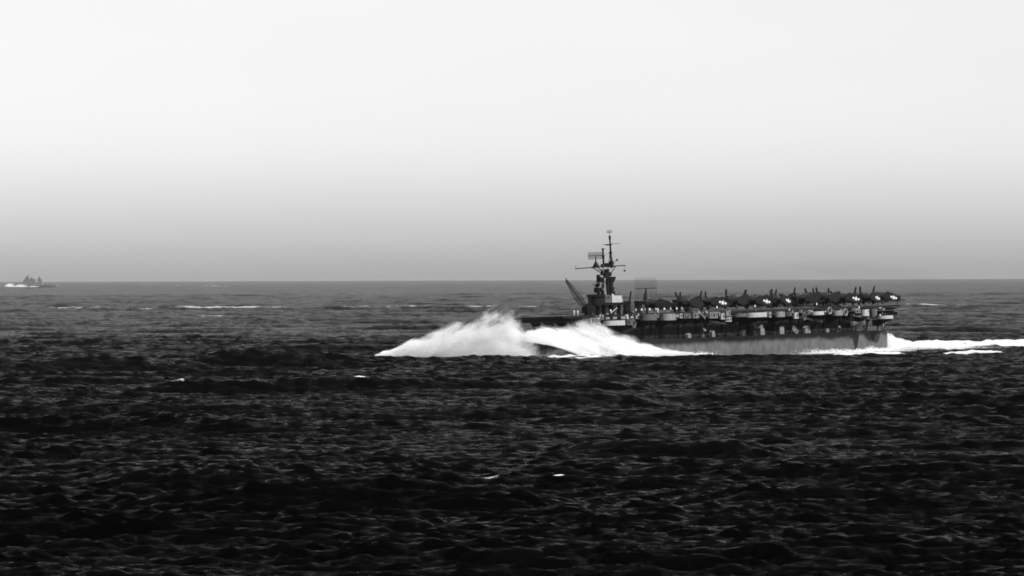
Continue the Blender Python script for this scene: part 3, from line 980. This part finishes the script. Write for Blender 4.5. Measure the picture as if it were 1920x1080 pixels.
for i in range(n):
    for sy_ in (-1, 1):
        m.bar(cp(i, sy_, -1), cp(i + 1, sy_, 1), 0.06, n=4)
        m.bar(cp(i, sy_, -1), cp(i, sy_, 1), 0.06, n=4)
    for su in (-1, 1):
        m.bar(cp(i, -1, su), cp(i + 1, 1, su), 0.05, n=4)
bo = part('boom', m, 'dark_paint', cr)
m = MB()
m.bar(B, B + Vector((0.2, 0, 0.9)), 0.28, 0.10)
m.bar(B + Vector((0.2, 0, 0.2)), Vector((-1.2, 0, 6.0)), 0.03, n=4)
part('hoist_cable', m, 'dark_paint', cr)
m = MB().bar((-1.3, 0.2, 2.0), (-1.3, 0.2, 6.6), 0.28, 0.2, 8)
m.bar((-1.3, 0.2, 5.2), (-2.6, 0.6, 2.0), 0.1)
part('king_post', m, 'dark_paint', cr)

# leaning whip mast, search radar and uptakes on the far side
m = MB().bar((0, 0, -1.5), (-2.2, 0.4, 7.4), 0.36, 0.26, 8)
m.box((0, 0, 0.2), (1.8, 1.6, 1.6))
m.bar((-0.8, 0.1, 1.6), (-2.6, 0.3, 0.3), 0.25)
part('whip_mast', m, 'black_paint', carrier, loc=(25.6, -12.6, DECK))
sk = link('search_radar', None, carrier, (13.0, -15.0, DECK))
m = MB().bar((0, 0, -3), (0, 0, 4.9), 0.62, 0.5, 10)
m.bar((0, 0, 4.8), (0, 0, 8.2), 0.3, 0.2, 8)
m.bar((0.5, 0.6, 0), (0, 0, 3.6), 0.12)
part('radar_mast', m, 'dark_paint', sk)
bedspring(6.9, 6.7, 9, 11, 0.036, rad(-44), 'dark_paint', sk, 8.3)
for x in (20.5, 14.8, -4.2, -9.9):
    f = link('funnel', None, carrier, (x, 0, 0))
    m = MB()
    prof = lambda c, rx, ry: [(rx * cos(2 * pi * i / 14), c[0] + ry * sin(2 * pi * i / 14), c[1]) for i in range(14)]
    m.loft([prof((-9.0, 8.0), 1.3, 1.0), prof((-14.5, 9.6), 1.3, 1.1), prof((-16.4, 11.2), 1.3, 1.2), prof((-16.8, 13.5), 1.3, 1.25), prof((-16.9, 17.6), 1.25, 1.25)], cap=True)
    part('uptake', m, 'dark_paint', f, True)
    m = MB()
    m.loft([prof((-16.9, 17.4), 1.45, 1.45), prof((-16.9, 18.1), 1.45, 1.45)])
    part('cap', m, 'black_paint', f, True)
# round-down platform and nets at the stern corner
m = MB()
for k in range(9):
    m.bar((-84 - k * 0.6, 11.1, 13.2), (-84.4 - k * 0.6, 13.6, 12.4), 0.05, n=4)
m.bar((-84, 13.6, 12.4), (-89.2, 13.6, 12.4), 0.08)
m.box((-86, 11.6, 12.3), (5.5, 1.2, 0.2))
part('safety_net', m, 'grey_paint', carrier)
m = MB().box((-83.5, 7.5, 10.4), (7.0, 6.6, 0.25))
m.box((-83.5, 10.7, 11.0), (7.0, 0.1, 1.0))
m.bar((-86.8, 10.3, 10.4), (-84, 6.6, 5.8), 0.14)
part('stern_platform', m, 'dark_paint', carrier)
m = MB().bar((-88.2, 3.0, 5.3), (-88.6, 3.0, 9.0), 0.09)
m.box((-88.7, 3.0, 6.9), (0.25, 0.5, 1.8))
part('stern_light_post', m, 'light_paint', carrier)

# ------------------------------------------------------------------ parked aeroplanes
def ell(x, ry, rz, cz=0.0, n=14):
    return [(x, ry * cos(2 * pi * i / n), cz + rz * sin(2 * pi * i / n)) for i in range(n)]
def star_pts(r, cx, cz):
    return [(cx + (r if i % 2 == 0 else r * 0.4) * sin(pi * i / 5), cz + (r if i % 2 == 0 else r * 0.4) * cos(pi * i / 5)) for i in range(10)]
def flat(poly_list, y, name, m):
    mb = MB()
    for p in poly_list:
        mb.prism(p, y, y + 0.012, 'y')
    return mb.mesh(name, m)
def insignia_shapes(r, bar):
    disc = [(r * 1.02 * cos(2 * pi * i / 20), r * 1.02 * sin(2 * pi * i / 20)) for i in range(20)]
    star = star_pts(r, 0, 0)
    bars = [[(-r - bar, -r * .34), (-r * .9, -r * .34), (-r * .9, r * .34), (-r - bar, r * .34)], [(r * .9, -r * .34), (r + bar, -r * .34), (r + bar, r * .34), (r * .9, r * .34)]]
    return disc, star, bars
def build_plane(k, bomber=False):
    """carrier fighter with wings folded back along the fuselage; nose towards +x, origin on deck under the main wheels"""
    root = link('torpedo_bomber' if bomber else 'fighter_plane', None)
    tilt = Matrix.Rotation(rad(-9), 4, 'Y')
    body = link('airframe', None, root, (0, 0, 2.15 * k))
    body.rotation_euler = (0, rad(-12.5), 0)
    body.scale = (k, k, k)
    m = MB().loft([ell(2.3, .78, .80), ell(1.2, .80, .88, .02), ell(0, .74, .90, .08), ell(-1.2, .62, .84, .08), ell(-3.0, .44, .60, .10), ell(-5.0, .25, .36, .16), ell(-6.6, .08, .16, .22)])
    part('fuselage', m, 'plane_blue', body, True)
    m = MB().loft([ell(3.35, .62, .62), ell(3.25, .72, .72), ell(2.9, .80, .80), ell(2.2, .83, .83)])
    part('cowling', m, 'plane_blue', body, True)
    if bomber:                                   # long greenhouse canopy ending in a turret
        m = MB().loft([ell(1.2, .30, .05, .86), ell(0.8, .40, .52, .95), ell(-1.6, .40, .58, .98), ell(-2.6, .38, .62, .95), ell(-3.1, .2, .2, .8)])
    else:
        m = MB().loft([ell(0.9, .30, .05, .86), ell(0.5, .36, .40, .92), ell(-0.3, .36, .46, .92), ell(-1.0, .30, .34, .90), ell(-1.5, .15, .08, .86)])
    part('canopy', m, 'glass', body, True)
    m = MB().prism([(-4.9, .3), (-6.7, .3), (-6.9, 1.0), (-6.6, 1.75), (-6.1, 1.85), (-5.4, 1.1)], -0.07, 0.07, 'y')
    part('tail_fin', m, 'plane_blue', body)
    for s in (1, -1):
        m = MB().prism([(-5.1, s * .1), (-6.5, s * .1), (-6.4, s * 2.4), (-5.9, s * 2.6), (-5.6, s * 2.4)], 0.32, 0.44)
        part('tailplane', m, 'plane_blue', body)
        m = MB().prism([(1.5, s * .5), (-1.1, s * .5), (-1.0, s * 1.9), (1.35, s * 1.9)], -0.55, -0.22)
        part('wing_root', m, 'plane_blue', body)
        # folded outer panel, standing on edge beside the fuselage, hinged at the root
        pts = [(1.1, -0.75), (1.2, 0.0), (0.9, 0.9), (0.1, 1.45), (-2.6, 1.35), (-4.2, 1.0), (-4.7, 0.35), (-4.5, -0.35), (-2.2, -0.75)]
        if bomber:                               # wing panels canted up, tips high
            pts = [(1.3, -0.75), (1.4, 0.1), (0.3, 1.0), (-1.4, 1.9), (-2.9, 2.35), (-3.4, 2.0), (-3.5, 1.1), (-2.8, -0.1), (-1.4, -0.75)]
        m = MB().prism(pts, s * 1.62, s * 1.84, 'y')
        wg = part('folded_wing', m, 'plane_blue', body)
        d, st, br = insignia_shapes(0.72, 0.45)
        off = (-2.4, 0.35)
        sh = lambda p: [(q[0] + off[0], q[1] + off[1]) for q in p]
        yy = 1.85 if s > 0 else -1.862
        f1 = MB().prism(sh(d), yy, yy + .012, 'y')
        ins = part('insignia_disc', f1, 'black_paint', wg)
        mb = MB()
        yy2 = yy + (.014 if s > 0 else -.014)
        for p in [sh(st)] + [sh(q) for q in br]:
            mb.prism(p, yy2, yy2 + .012, 'y')
        part('insignia_star', mb, 'white_paint', wg)
        m = MB().bar((1.0, s * 1.55, -0.4), (1.15, s * 1.6, -1.55), 0.10, 0.08)
        part('strut', m, 'steel', body)
        m = MB().bar((1.15, s * 1.50, -1.62), (1.15, s * 1.76, -1.62), 0.42, n=14)
        part('wheel', m, 'rubber', body, True)
    m = MB().bar((-5.6, 0, 0), (-5.8, 0, -0.55), 0.05)
    m.bar((-5.8, -.07, -0.62), (-5.8, .07, -0.62), 0.15, n=10)
    part('tail_wheel', m, 'rubber', body)
    # fuselage star
    pr = link('propeller', None, body, (3.5, 0, 0))
    m = MB().loft([ell(-.15, .26, .26, 0, 10), ell(.1, .24, .24, 0, 10), ell(.4, .10, .10, 0, 10)])
    part('hub', m, 'steel', pr, True)
    lift = Matrix.Translation((0, 0, 2.15 * k)) @ Matrix.Rotation(rad(-12.5), 4, 'Y') @ Matrix.Scale(k, 4)   # sits tail-down
    for c in list(body.children):
        mb_ = c.matrix_basis.copy()
        c.parent = root
        c.matrix_basis = lift @ mb_
    bpy.data.objects.remove(body)
    return root
def add_blades(pr, a0):
    for i in range(3):
        b = link('blade', BLADE, pr)
        b.rotation_euler = (a0 + 2 * pi * i / 3, 0, 0)
m = MB().prism([(-.14, .1), (.14, .1), (.26, .6), (.28, 1.4), (.22, 2.1), (0, 2.3), (-.22, 2.1), (-.28, 1.4), (-.26, .6)], -0.09, 0.09, 'x')
BLADE = m.mesh('blade', 'steel')
PLANES = [  # row, x of the propeller, y on deck, heading offset, blade angle, size, kind
    ('near', 21.6, 6.6, 9, 0.05, 1.15, 0), ('near', 9.6, 6.0, -10, -0.18, 1.2, 0), ('near', -1.4, 6.6, 8, 0.10, 1.25, 1), ('near', -13.2, 5.6, -6, -0.10, 1.2, 0),
    ('near', -23.6, 6.6, 11, -0.16, 1.2, 0), ('near', -38.8, 6.0, -12, 0.0, 1.25, 1), ('near', -49.0, 6.7, 6, 0.35, 1.25, 1), ('near', -60.2, 5.8, -8, 1.0, 1.2, 0),
    ('near', -71.6, 6.6, 10, 0.12, 1.2, 0), ('near', -81.0, 5.8, -6, -0.14, 1.2, 0),
    ('middle', 15.0, 0.8, 5, 0.6, 1.2, 1), ('middle', -19.0, 1.2, -9, 0.2, 1.2, 0), ('middle', -33.6, 0.4, 8, 0.75, 1.25, 1), ('middle', -55.0, 1.0, -5, 0.3, 1.2, 0), ('middle', -76.0, 0.6, 7, -0.2, 1.2, 0),
    ('far', 25.0, -4.6, -8, 0.0, 1.2, 0), ('far', 8.6, -5.4, 10, 0.5, 1.25, 1), ('far', -6.0, -4.8, -6, 0.3, 1.2, 0), ('far', -27.0, -5.4, 12, 0.9, 1.2, 1),
    ('far', -41.4, -4.6, -9, -0.1, 1.2, 0), ('far', -58.0, -5.4, 9, 0.4, 1.25, 1), ('far', -70.0, -4.6, -7, 0.15, 1.2, 0)]
ORD = ['first', 'second', 'third', 'fourth', 'fifth', 'sixth', 'seventh', 'eighth', 'ninth', 'tenth']
SHIP_M = Matrix.Translation((SHIP_X, SHIP_Y, SHIP_Z)) @ carrier.rotation_euler.to_matrix().to_4x4()
protos = [build_plane(1.0), build_plane(1.0, True)]
taken = [False, False]
cnt = {'near': 0, 'middle': 0, 'far': 0}
tot = {k: sum(1 for p in PLANES if p[0] == k) for k in cnt}
planes = []
for i, (row, x, y, dh, ba, k, kind) in enumerate(PLANES):
    o = copy_tree(protos[kind]) if taken[kind] else protos[kind]
    taken[kind] = True
    planes.append(o)
    o.matrix_world = SHIP_M @ Matrix.Translation((x - 3.5 * k, y, DECK + 0.02)) @ Matrix.Rotation(rad(dh), 4, 'Z') @ Matrix.Scale(k * 1.1, 4)
    c = cnt[row]
    cnt[row] += 1
    back = tot[row] - 1 - c
    where = ('foremost' if c == 0 else 'sternmost' if back == 0 else ORD[c] + ' from the island' if c <= back else ORD[back] + ' from the stern')
    tag(o, ('dark folded-wing torpedo bomber, ' if kind else 'dark folded-wing fighter, ') + row + ' row of planes on deck, ' + where,
        'airplane', 'planes parked on the flight deck')
for i, o in enumerate(planes):                      # only now, so that no copy carries another plane's blades
    pr = [c for c in o.children if c.name.startswith('propeller')][0]
    add_blades(pr, PLANES[i][4])
    if i in (0, 2, 5, 6, 10, 11, 12, 14, 15, 16, 18, 19, 21):              # plain-painted wings
        for wg in [c for c in o.children if c.name.startswith('folded_wing')]:
            for c in list(wg.children):
                bpy.data.objects.remove(c)

# ------------------------------------------------------------------ crew
def build_person():
    import bmesh
    me = bpy.data.meshes.new('person')
    J = {'pel': (0, 0, .95), 'ch': (0, 0, 1.28), 'nk': (0, 0, 1.50), 'hd': (0.02, 0, 1.62), 'hd2': (0.01, 0, 1.73),
         'hl': (0, .10, .88), 'kl': (.03, .12, .48), 'al': (0, .12, .08), 'tl': (.16, .13, .04),
         'hr': (0, -.10, .88), 'kr': (.03, -.12, .48), 'ar': (0, -.12, .08), 'tr': (.16, -.13, .04),
         'sl': (0, .19, 1.40), 'el': (.02, .27, 1.12), 'wl': (.14, .25, .90), 'fl': (.2, .24, .82),
         'sr': (0, -.19, 1.40), 'er': (.02, -.27, 1.12), 'wr': (.14, -.25, .90), 'fr': (.2, -.24, .82)}
    R = {'pel': .15, 'ch': .16, 'nk': .06, 'hd': .10, 'hd2': .085, 'h': .095, 'k': .07, 'a': .05, 't': .045, 's': .075, 'e': .05, 'w': .038, 'f': .03}
    E = [('pel', 'ch'), ('ch', 'nk'), ('nk', 'hd'), ('hd', 'hd2')]
    for s in 'lr':
        E += [('pel', 'h' + s), ('h' + s, 'k' + s), ('k' + s, 'a' + s), ('a' + s, 't' + s), ('ch', 's' + s), ('s' + s, 'e' + s), ('e' + s, 'w' + s), ('w' + s, 'f' + s)]
    names = list(J)
    me.from_pydata([J[n] for n in names], [(names.index(a), names.index(b)) for a, b in E], [])
    o = bpy.data.objects.new('person_source', me)
    COL.objects.link(o)
    o.modifiers.new('skin', 'SKIN')
    for i, n in enumerate(names):
        r = R.get(n, R.get(n[0], .06))
        v = me.skin_vertices[0].data[i]
        v.radius = (r, r)
        v.use_root = n == 'pel'
    o.modifiers.new('sub', 'SUBSURF').levels = 1
    dg = bpy.context.evaluated_depsgraph_get()
    out = bpy.data.meshes.new_from_object(o.evaluated_get(dg))
    bpy.data.objects.remove(o)
    out.name = 'person'
    return out
body = build_person()
def dressed(top, leg):
    me = body.copy()
    me.materials.clear()
    for q in (leg, top, 'skin'):
        me.materials.append(MATS[q])
    for p in me.polygons:
        z, y = p.center.z, abs(p.center.y)
        p.material_index = 2 if z > 1.52 or (y > .18 and z < .92 and z > .7) else 1 if z > .93 else 0
        p.use_smooth = True
    return me
DRESS = [dressed('white_cloth', 'white_cloth'), dressed('shirt', 'trouser'), dressed('white_cloth', 'trouser'), dressed('trouser', 'trouser')]
WORD = ['in white', 'in pale shirt', 'in white shirt', 'in dark clothes']
CREW = [  # x, y, z, dress, facing, place
    (73.6, 8.6, DECK, 0, 200, 'left one of two standing on deck ahead of the crane'), (72.2, 8.9, DECK, 0, 20, 'right one of two standing on deck ahead of the crane'),
    (57.8, 9.6, DECK, 2, 90, 'deck edge before the middle of the island'),
    (65.6, 12.2, 12.2, 0, 90, 'catwalk left of the long pale gun tub'), (64.6, 12.3, 12.2, 0, 80, 'catwalk at the corner of the long pale gun tub'),
    (47.6, 12.1, 12.2, 1, 100, 'catwalk below the leaning mast'), (46.2, 9.9, DECK, 1, 90, 'deck edge just right of the leaning mast'), (43.9, 10.3, DECK, 2, 60, 'deck edge left of the first parked fighter'),
    (42.0, 10.1, DECK, 1, 120, 'deck edge below the big radar grid'), (39.4, 9.7, DECK, 2, 80, 'deck edge beside the nose of the foremost fighter'), (37.2, 10.4, DECK, 1, 90, 'deck edge under the first fighter of the far row'),
    (35.6, 9.8, DECK, 0, 110, 'deck edge right of the big radar grid'), (33.0, 10.2, DECK, 2, 70, 'deck edge between the second and third gun tub, left one'), (29.7, 10.0, DECK, 1, 95, 'deck edge between the second and third gun tub, right one'),
    (27.2, 10.4, DECK, 2, 90, 'deck edge ahead of the near row, left one'), (24.3, 10.1, DECK, 1, 100, 'deck edge ahead of the near row, right one'), (18.4, 12.1, 12.2, 1, 85, 'catwalk at the head of the pale ladder'),
    (7.2, 10.2, DECK, 2, 90, 'deck edge under the second fighter of the near row'), (-12.2, 10.0, DECK, 2, 90, 'deck edge under the fourth fighter of the near row'), (-27.4, 12.0, 12.2, 1, 80, 'catwalk amidships by the tall pale locker'),
    (-44.2, 10.1, DECK, 2, 90, 'deck edge by the left upright life raft'), (-64.5, 12.0, 12.2, 2, 90, 'catwalk by the narrow after gun tub'), (-75.0, 12.6, 9.3, 0, 90, 'stern gun tub, left of three'),
    (-77.4, 13.0, 9.3, 0, 90, 'stern gun tub, middle of three'), (-79.2, 12.6, 9.3, 0, 90, 'stern gun tub, right of three')]
for x, y, z, d, fa, where in CREW:
    o = link('person', DRESS[d])
    o.matrix_world = SHIP_M @ Matrix.Translation((x, y, z)) @ Matrix.Rotation(rad(fa), 4, 'Z')
    tag(o, 'sailor ' + WORD[d] + ', ' + where, 'person', 'crew on deck')

# ------------------------------------------------------------------ spray thrown up by the bow and the stern
def foam_material():
    m = bpy.data.materials.new('sea_spray')
    m.use_nodes = True
    t = m.node_tree
    t.nodes.remove(t.nodes['Principled BSDF'])
    d = nn(t, 'ShaderNodeBsdfDiffuse')
    d.inputs['Color'].default_value = (0.97, 0.97, 0.97, 1)
    tr = nn(t, 'ShaderNodeBsdfTranslucent')
    tr.inputs['Color'].default_value = (0.97, 0.97, 0.97, 1)
    mx = nn(t, 'ShaderNodeMixShader')
    mx.inputs[0].default_value = 0.5
    t.links.new(d.outputs[0], mx.inputs[1])
    t.links.new(tr.outputs[0], mx.inputs[2])
    t.links.new(mx.outputs[0], t.nodes['Material Output'].inputs['Surface'])
    MATS['sea_spray'] = m
foam_material()
TRI = np.array([(1, 0, 0.2), (-0.5, 0.87, -0.1), (-0.5, -0.87, -0.1)], float)       # one splash of water, smaller than a hand's width to a plate
def drops(name, P, S, seed, label):
    rng = np.random.default_rng(seed)
    n = len(P)
    Q = rng.normal(size=(n, 4))
    Q /= np.linalg.norm(Q, axis=1)[:, None]
    a, b, c, d = Q.T
    Rm = np.stack([np.stack([a*a+b*b-c*c-d*d, 2*(b*c-a*d), 2*(b*d+a*c)], -1), np.stack([2*(b*c+a*d), a*a-b*b+c*c-d*d, 2*(c*d-a*b)], -1), np.stack([2*(b*d-a*c), 2*(c*d+a*b), a*a-b*b-c*c+d*d], -1)], 1)
    V = (np.einsum('nij,kj->nki', Rm, TRI) * S[:, None, None] + P[:, None, :]).reshape(-1, 3).astype(np.float32)
    Fq = np.arange(n * 3).reshape(-1, 3)
    me = bpy.data.meshes.new(name)
    me.vertices.add(len(V))
    me.vertices.foreach_set('co', V.ravel())
    me.loops.add(Fq.size)
    me.loops.foreach_set('vertex_index', Fq.ravel().astype(np.int32))
    me.polygons.add(len(Fq))
    me.polygons.foreach_set('loop_start', np.arange(0, Fq.size, 3, dtype=np.int32))
    me.polygons.foreach_set('loop_total', np.full(len(Fq), 3, dtype=np.int32))
    me.update(calc_edges=True)
    me.materials.append(MATS['sea_spray'])
    o = link(name, me)
    return tag(o, label, 'spray', kind='stuff')
N2 = Noise(17)
def curtain(seed, n, xs, tops, bots, yc, thick, slope, soft=0.22, tail=2.0):
    """droplets filling a curtain of spray: tops / bots give its height along x, yc its line on the sea"""
    rng = np.random.default_rng(seed)
    X = rng.uniform(xs[0] - 1.5, xs[-1] + 1.5, n * 3)
    top, bot = np.interp(X, xs, tops), np.interp(X, xs, bots)
    v = rng.random(n * 3) ** 0.85 * 1.35
    Z = bot + (top - bot) * v
    g = rng.normal(size=n * 3)
    th = thick * (0.35 + 0.65 * (1 - np.clip(v, 0, 1)))
    Y = yc(X) + g * th * 0.5
    # streaks run with the throw of the water
    u1, u2 = X * cos(slope) + Z * sin(slope), -X * sin(slope) + Z * cos(slope)
    nz = N2.fbm(u1 / 6.5, u2 / 1.25, Y / 4.0, 4)
    nb = N2.fbm(u1 / 5.5, u2 / 3.0, Y / 9.0 + 5, 4)
    edge = v + 0.55 * (nz - 0.5) + 0.75 * (nb - 0.5)
    dens = 1 - sstep(1 - soft * 2.0, 1 + soft * 0.7, edge)
    dens *= sstep(-0.02, 0.10, v + 0.3 * (nz - 0.5)) * (0.6 + 0.4 * sstep(0.3, 0.55, nz))
    ends = sstep(xs[0] - 1.5, xs[0] + 2, X) * (1 - sstep(xs[-1] - tail, xs[-1] + 1.5, X + 3.0 * (nz - 0.5)))
    keep = rng.random(n * 3) < dens * ends
    P = np.stack([X, Y, Z], 1)[keep][:n]
    d = dens[keep][:n]
    S = 0.035 + 0.085 * d * rng.random(len(P))
    return P, S
# far (starboard) sheet: the tall plume thrown out to the left of the stem
xs = [-42, -40.7, -35.5, -31.7, -27.7, -22.5, -17.3, -12.2, -6.8, -5.5, -0.3, 2.2, 4.0, 7.0]
tp = [1.6, 2.4, 4.2, 5.6, 7.0, 8.8, 10.4, 11.8, 12.9, 13.8, 14.1, 13.0, 10.5, 7.0]
P1, S1 = curtain(1, 560000, xs, tp, [0.5] * len(xs), lambda X: 1121 - (X + 3) * 0.72, 8, rad(27), 0.24, 9.0)
drops('bow_spray', P1, S1, 4, 'tall white plume of spray thrown out ahead of the plunging bow')
# near (port) sheet: rolls back along the ship's side
xs = [4.1, 6.6, 11.6, 15.7, 19, 21, 24, 29.7, 34.7, 39.6, 44.6, 50, 58]
tp = [9.0, 10.6, 10.2, 9.3, 10.8, 11.6, 10.9, 9.4, 7.9, 5.9, 3.6, 2.3, 1.5]
bt = [6.0, 5.6, 4.6, 3.4, 2.0, 1.0, 0.6, 0.4, 0.3, 0.2, 0.2, 0.1, 0.0]
P2, S2 = curtain(2, 400000, xs, tp, bt, lambda X: 1121 + (X + 3) * 0.98 - 14 - 6 * np.clip((X - 10) / 30, 0, 1), 8, rad(-25), 0.16)
drops('bow_spray', P2, S2, 5, 'white bank of spray rolling back along the ship side below the island')
# grey veil of thin drops falling below the stem
xs = [-6, -4, 0, 2, 3, 5]
P3, S3 = curtain(3, 60000, xs, [6.0, 7.0, 7.0, 6.5, 5.5, 4.0], [1.0] * 6, lambda X: 1108 + 0 * X, 7, rad(80))
drops('bow_spray', P3, S3 * 0.55, 6, 'thin grey veil of falling drops under the bow between the two plumes')
# stern: churned heap and the ragged crest of the wake
sxy = lambda x, y: (SHIP_X + FWD[0] * x + PORT[0] * y, SHIP_Y + FWD[1] * x + PORT[1] * y)
rng = np.random.default_rng(9)
t = np.concatenate([rng.gamma(2.0, 3.2, 80000), rng.uniform(0, 150, 80000)])
lat = rng.normal(0, 1, len(t)) * (4.2 + 0.03 * t)
hh = (0.8 + 5.0 * np.exp(-(t / 11.0) ** 1.5) + 1.6 * np.exp(-t / 90)) * (0.45 + 1.1 * N2.fbm(t / 4.5, lat / 4.0, 3.3, 3))
v = rng.random(len(t)) ** 1.4
z = hh * v * np.exp(-(lat / (7 + 0.05 * t)) ** 2) + 0.6 * np.exp(-t / 100)
bx, by = sxy(-86.5 - t, lat)
P4 = np.stack([bx, by, z], 1)
drops('stern_spray', P4, 0.05 + 0.11 * rng.random(len(t)), 7, 'white churned water heaped up close behind the stern and wake')
# low foam splashes along the waterline
rng = np.random.default_rng(12)
xx = np.concatenate([rng.normal(c, s, k) for c, s, k in ((33, 5, 2600), (25, 3.0, 1400), (18, 3.2, 1500), (-45, 6, 1600), (-62, 7, 2600), (-76, 7, 3600), (-86, 4, 2600))])
oo = rng.gamma(1.6, 0.9, len(xx))
yy = half_beam(np.clip(xx, -84, 94)) * 1.02 + 0.3 + oo
zz = 1.7 * rng.random(len(xx)) ** 2 * np.exp(-oo / 1.6) * (0.3 + 1.4 * N2.fbm(xx / 2.5, 0.1, 0.4, 3)) + 0.1
bx, by = sxy(xx, yy)
drops('waterline_spray', np.stack([bx, by, zz], 1), 0.08 + 0.18 * rng.random(len(xx)), 8, 'low white splashes along the waterline of the grey hull')

# ------------------------------------------------------------------ far warship on the horizon at the left
fw = link('warship', None)
fw.location = (-1644, 12500, 0)
fw.scale = (0.92, 1.0, 1.15)
fw.rotation_euler = (0, 0, rad(180 - 12))
tag(fw, 'faint grey warship hull down on the horizon with spray at its bow', 'warship')
m = MB()
rings = []
for x in (-98, -94, -80, -50, 0, 40, 65, 82, 94, 100):
    b = 13 * (1 - max(0, (x - 20) / 82) ** 2) * (1 - 0.4 * max(0, (-50 - x) / 48) ** 2) + 0.1
    top = 6.5 + 4.5 * max(0, (x - 20) / 80) ** 1.5
    rings.append([(x, b * .8, -6), (x, b, 0), (x, b * 1.08, top), (x, -b * 1.08, top), (x, -b, 0), (x, -b * .8, -6)])
m.loft(rings)
part('hull', m, 'far_paint', fw, True)
m = MB()
m.prism([(44, 6), (42, 13), (34, 14), (32, 18), (-12, 18), (-16, 12), (-20, 11), (-24, 14), (-40, 14), (-44, 6)], -7, 7, 'y')
m.prism([(34, 16), (33, 22), (27, 24), (25, 30), (14, 31), (10, 24), (-6, 26), (-10, 16)], -5, 5, 'y')
sup = part('superstructure', m, 'far_paint', fw)
m = MB().box((17, 0, 32), (5, 10, 4))
m.bar((15, 0, 30), (14, 0, 42), 0.9, 0.3)
m.bar((14, -7, 37), (14, 7, 37), 0.3)
part('tower_mast', m, 'far_paint', sup)
for x, h in ((3, 30), (-11, 24)):
    m = MB()
    m.loft([[(x + rx * cos(2 * pi * i / 12) - z * 0.03, 3.2 * sin(2 * pi * i / 12), z) for i in range(12)] for z, rx in ((14, 4.6), (h, 3.8))])
    part('funnel', m, 'far_paint', fw, True)
m = MB().bar((-27, 0, 10), (-27.5, 0, 33), 2.2, 1.4, 8)
m.box((-30, 0, 19), (15, 8, 9))
m.box((-28, 0, 26), (9, 6, 5))
part('after_director', m, 'far_paint', fw)
for x, z, s in ((62, 9.5, 1), (45, 12, 1), (-52, 8, -1), (-68, 6.8, -1)):
    tq = link('gun_turret', None, fw, (x, 0, z))
    m = MB().prism([(6 * s, 0), (5 * s, 3.2), (-5 * s, 3.6), (-6 * s, 0)], -5, 5, 'y')
    part('gun_house', m, 'far_paint', tq)
    for y in (-2, 0, 2):
        part('gun_barrel', MB().bar((5 * s, y, 1.6), (15 * s, y, 3.0), 0.5, 0.35), 'far_paint', tq)
rng = np.random.default_rng(31)
n = 5000
x = np.concatenate([rng.normal(76, 6, n), rng.normal(36, 10, n), rng.normal(-12, 9, n // 4)])
y = rng.normal(0, 5, len(x)) + 15 * np.sign(rng.random(len(x)) - .3)
z = np.abs(rng.normal(0, 1, len(x))) * np.where(x > 60, 4.2, np.where(x > 10, 3.4, 1.6))
a = rad(180 - 12)
Pw = np.stack([-1644 + x * cos(a) - y * sin(a), 12500 + x * sin(a) + y * cos(a), z], 1)
drops('bow_spray', Pw, 0.5 + 0.9 * rng.random(len(x)), 14, 'small white splashes round the bow of the far warship')

# ------------------------------------------------------------------ thin funnel smoke trailing aft
sm = MB()
for t_, off, up, L, r, rz in ((26, 26, 23.5, 34, 8, 3.6), (62, 34, 24.5, 44, 11, 4.6), (112, 44, 25.5, 58, 15, 5.4)):
    cx, cy = sxy(10 - t_, -18 - off * 0.25)
    ang = math.atan2(-FWD[1], -FWD[0])
    rings = []
    for i in range(1, 12):
        u = -cos(pi * i / 12)
        q = math.sqrt(1 - u * u)
        rings.append([(cx + u * L * cos(ang) - q * r * cos(b) * sin(ang), cy + u * L * sin(ang) + q * r * cos(b) * cos(ang), up + q * rz * sin(b)) for b in [2 * pi * j / 16 for j in range(16)]])
    sm.loft(rings)
smm = bpy.data.materials.new('funnel_smoke')
smm.use_nodes = True
t = smm.node_tree
t.nodes.remove(t.nodes['Principled BSDF'])
pv = nn(t, 'ShaderNodeVolumePrincipled')
pv.inputs['Color'].default_value = (0.35, 0.35, 0.35, 1)
pv.inputs['Density'].default_value = 0.004
t.links.new(pv.outputs[0], t.nodes['Material Output'].inputs['Volume'])
MATS['funnel_smoke'] = smm
tag(part('funnel_smoke', sm, 'funnel_smoke', None), 'faint grey funnel smoke drifting aft behind the parked planes', 'smoke', kind='stuff')

# ------------------------------------------------------------------ haze over the sea
hz = MB().box((0, 24500, 18.5), (56000, 51000, 55))
hm = bpy.data.materials.new('sea_haze')
hm.use_nodes = True
t = hm.node_tree
t.nodes.remove(t.nodes['Principled BSDF'])
pv = nn(t, 'ShaderNodeVolumePrincipled')
pv.inputs['Color'].default_value = (0.62, 0.62, 0.62, 1)
pv.inputs['Density'].default_value = 1.0e-5
t.links.new(pv.outputs[0], t.nodes['Material Output'].inputs['Volume'])
MATS['sea_haze'] = hm
hz = part('haze', hz, 'sea_haze', None)
tag(hz, 'thin grey haze lying over the sea towards the horizon', None, kind='stuff')
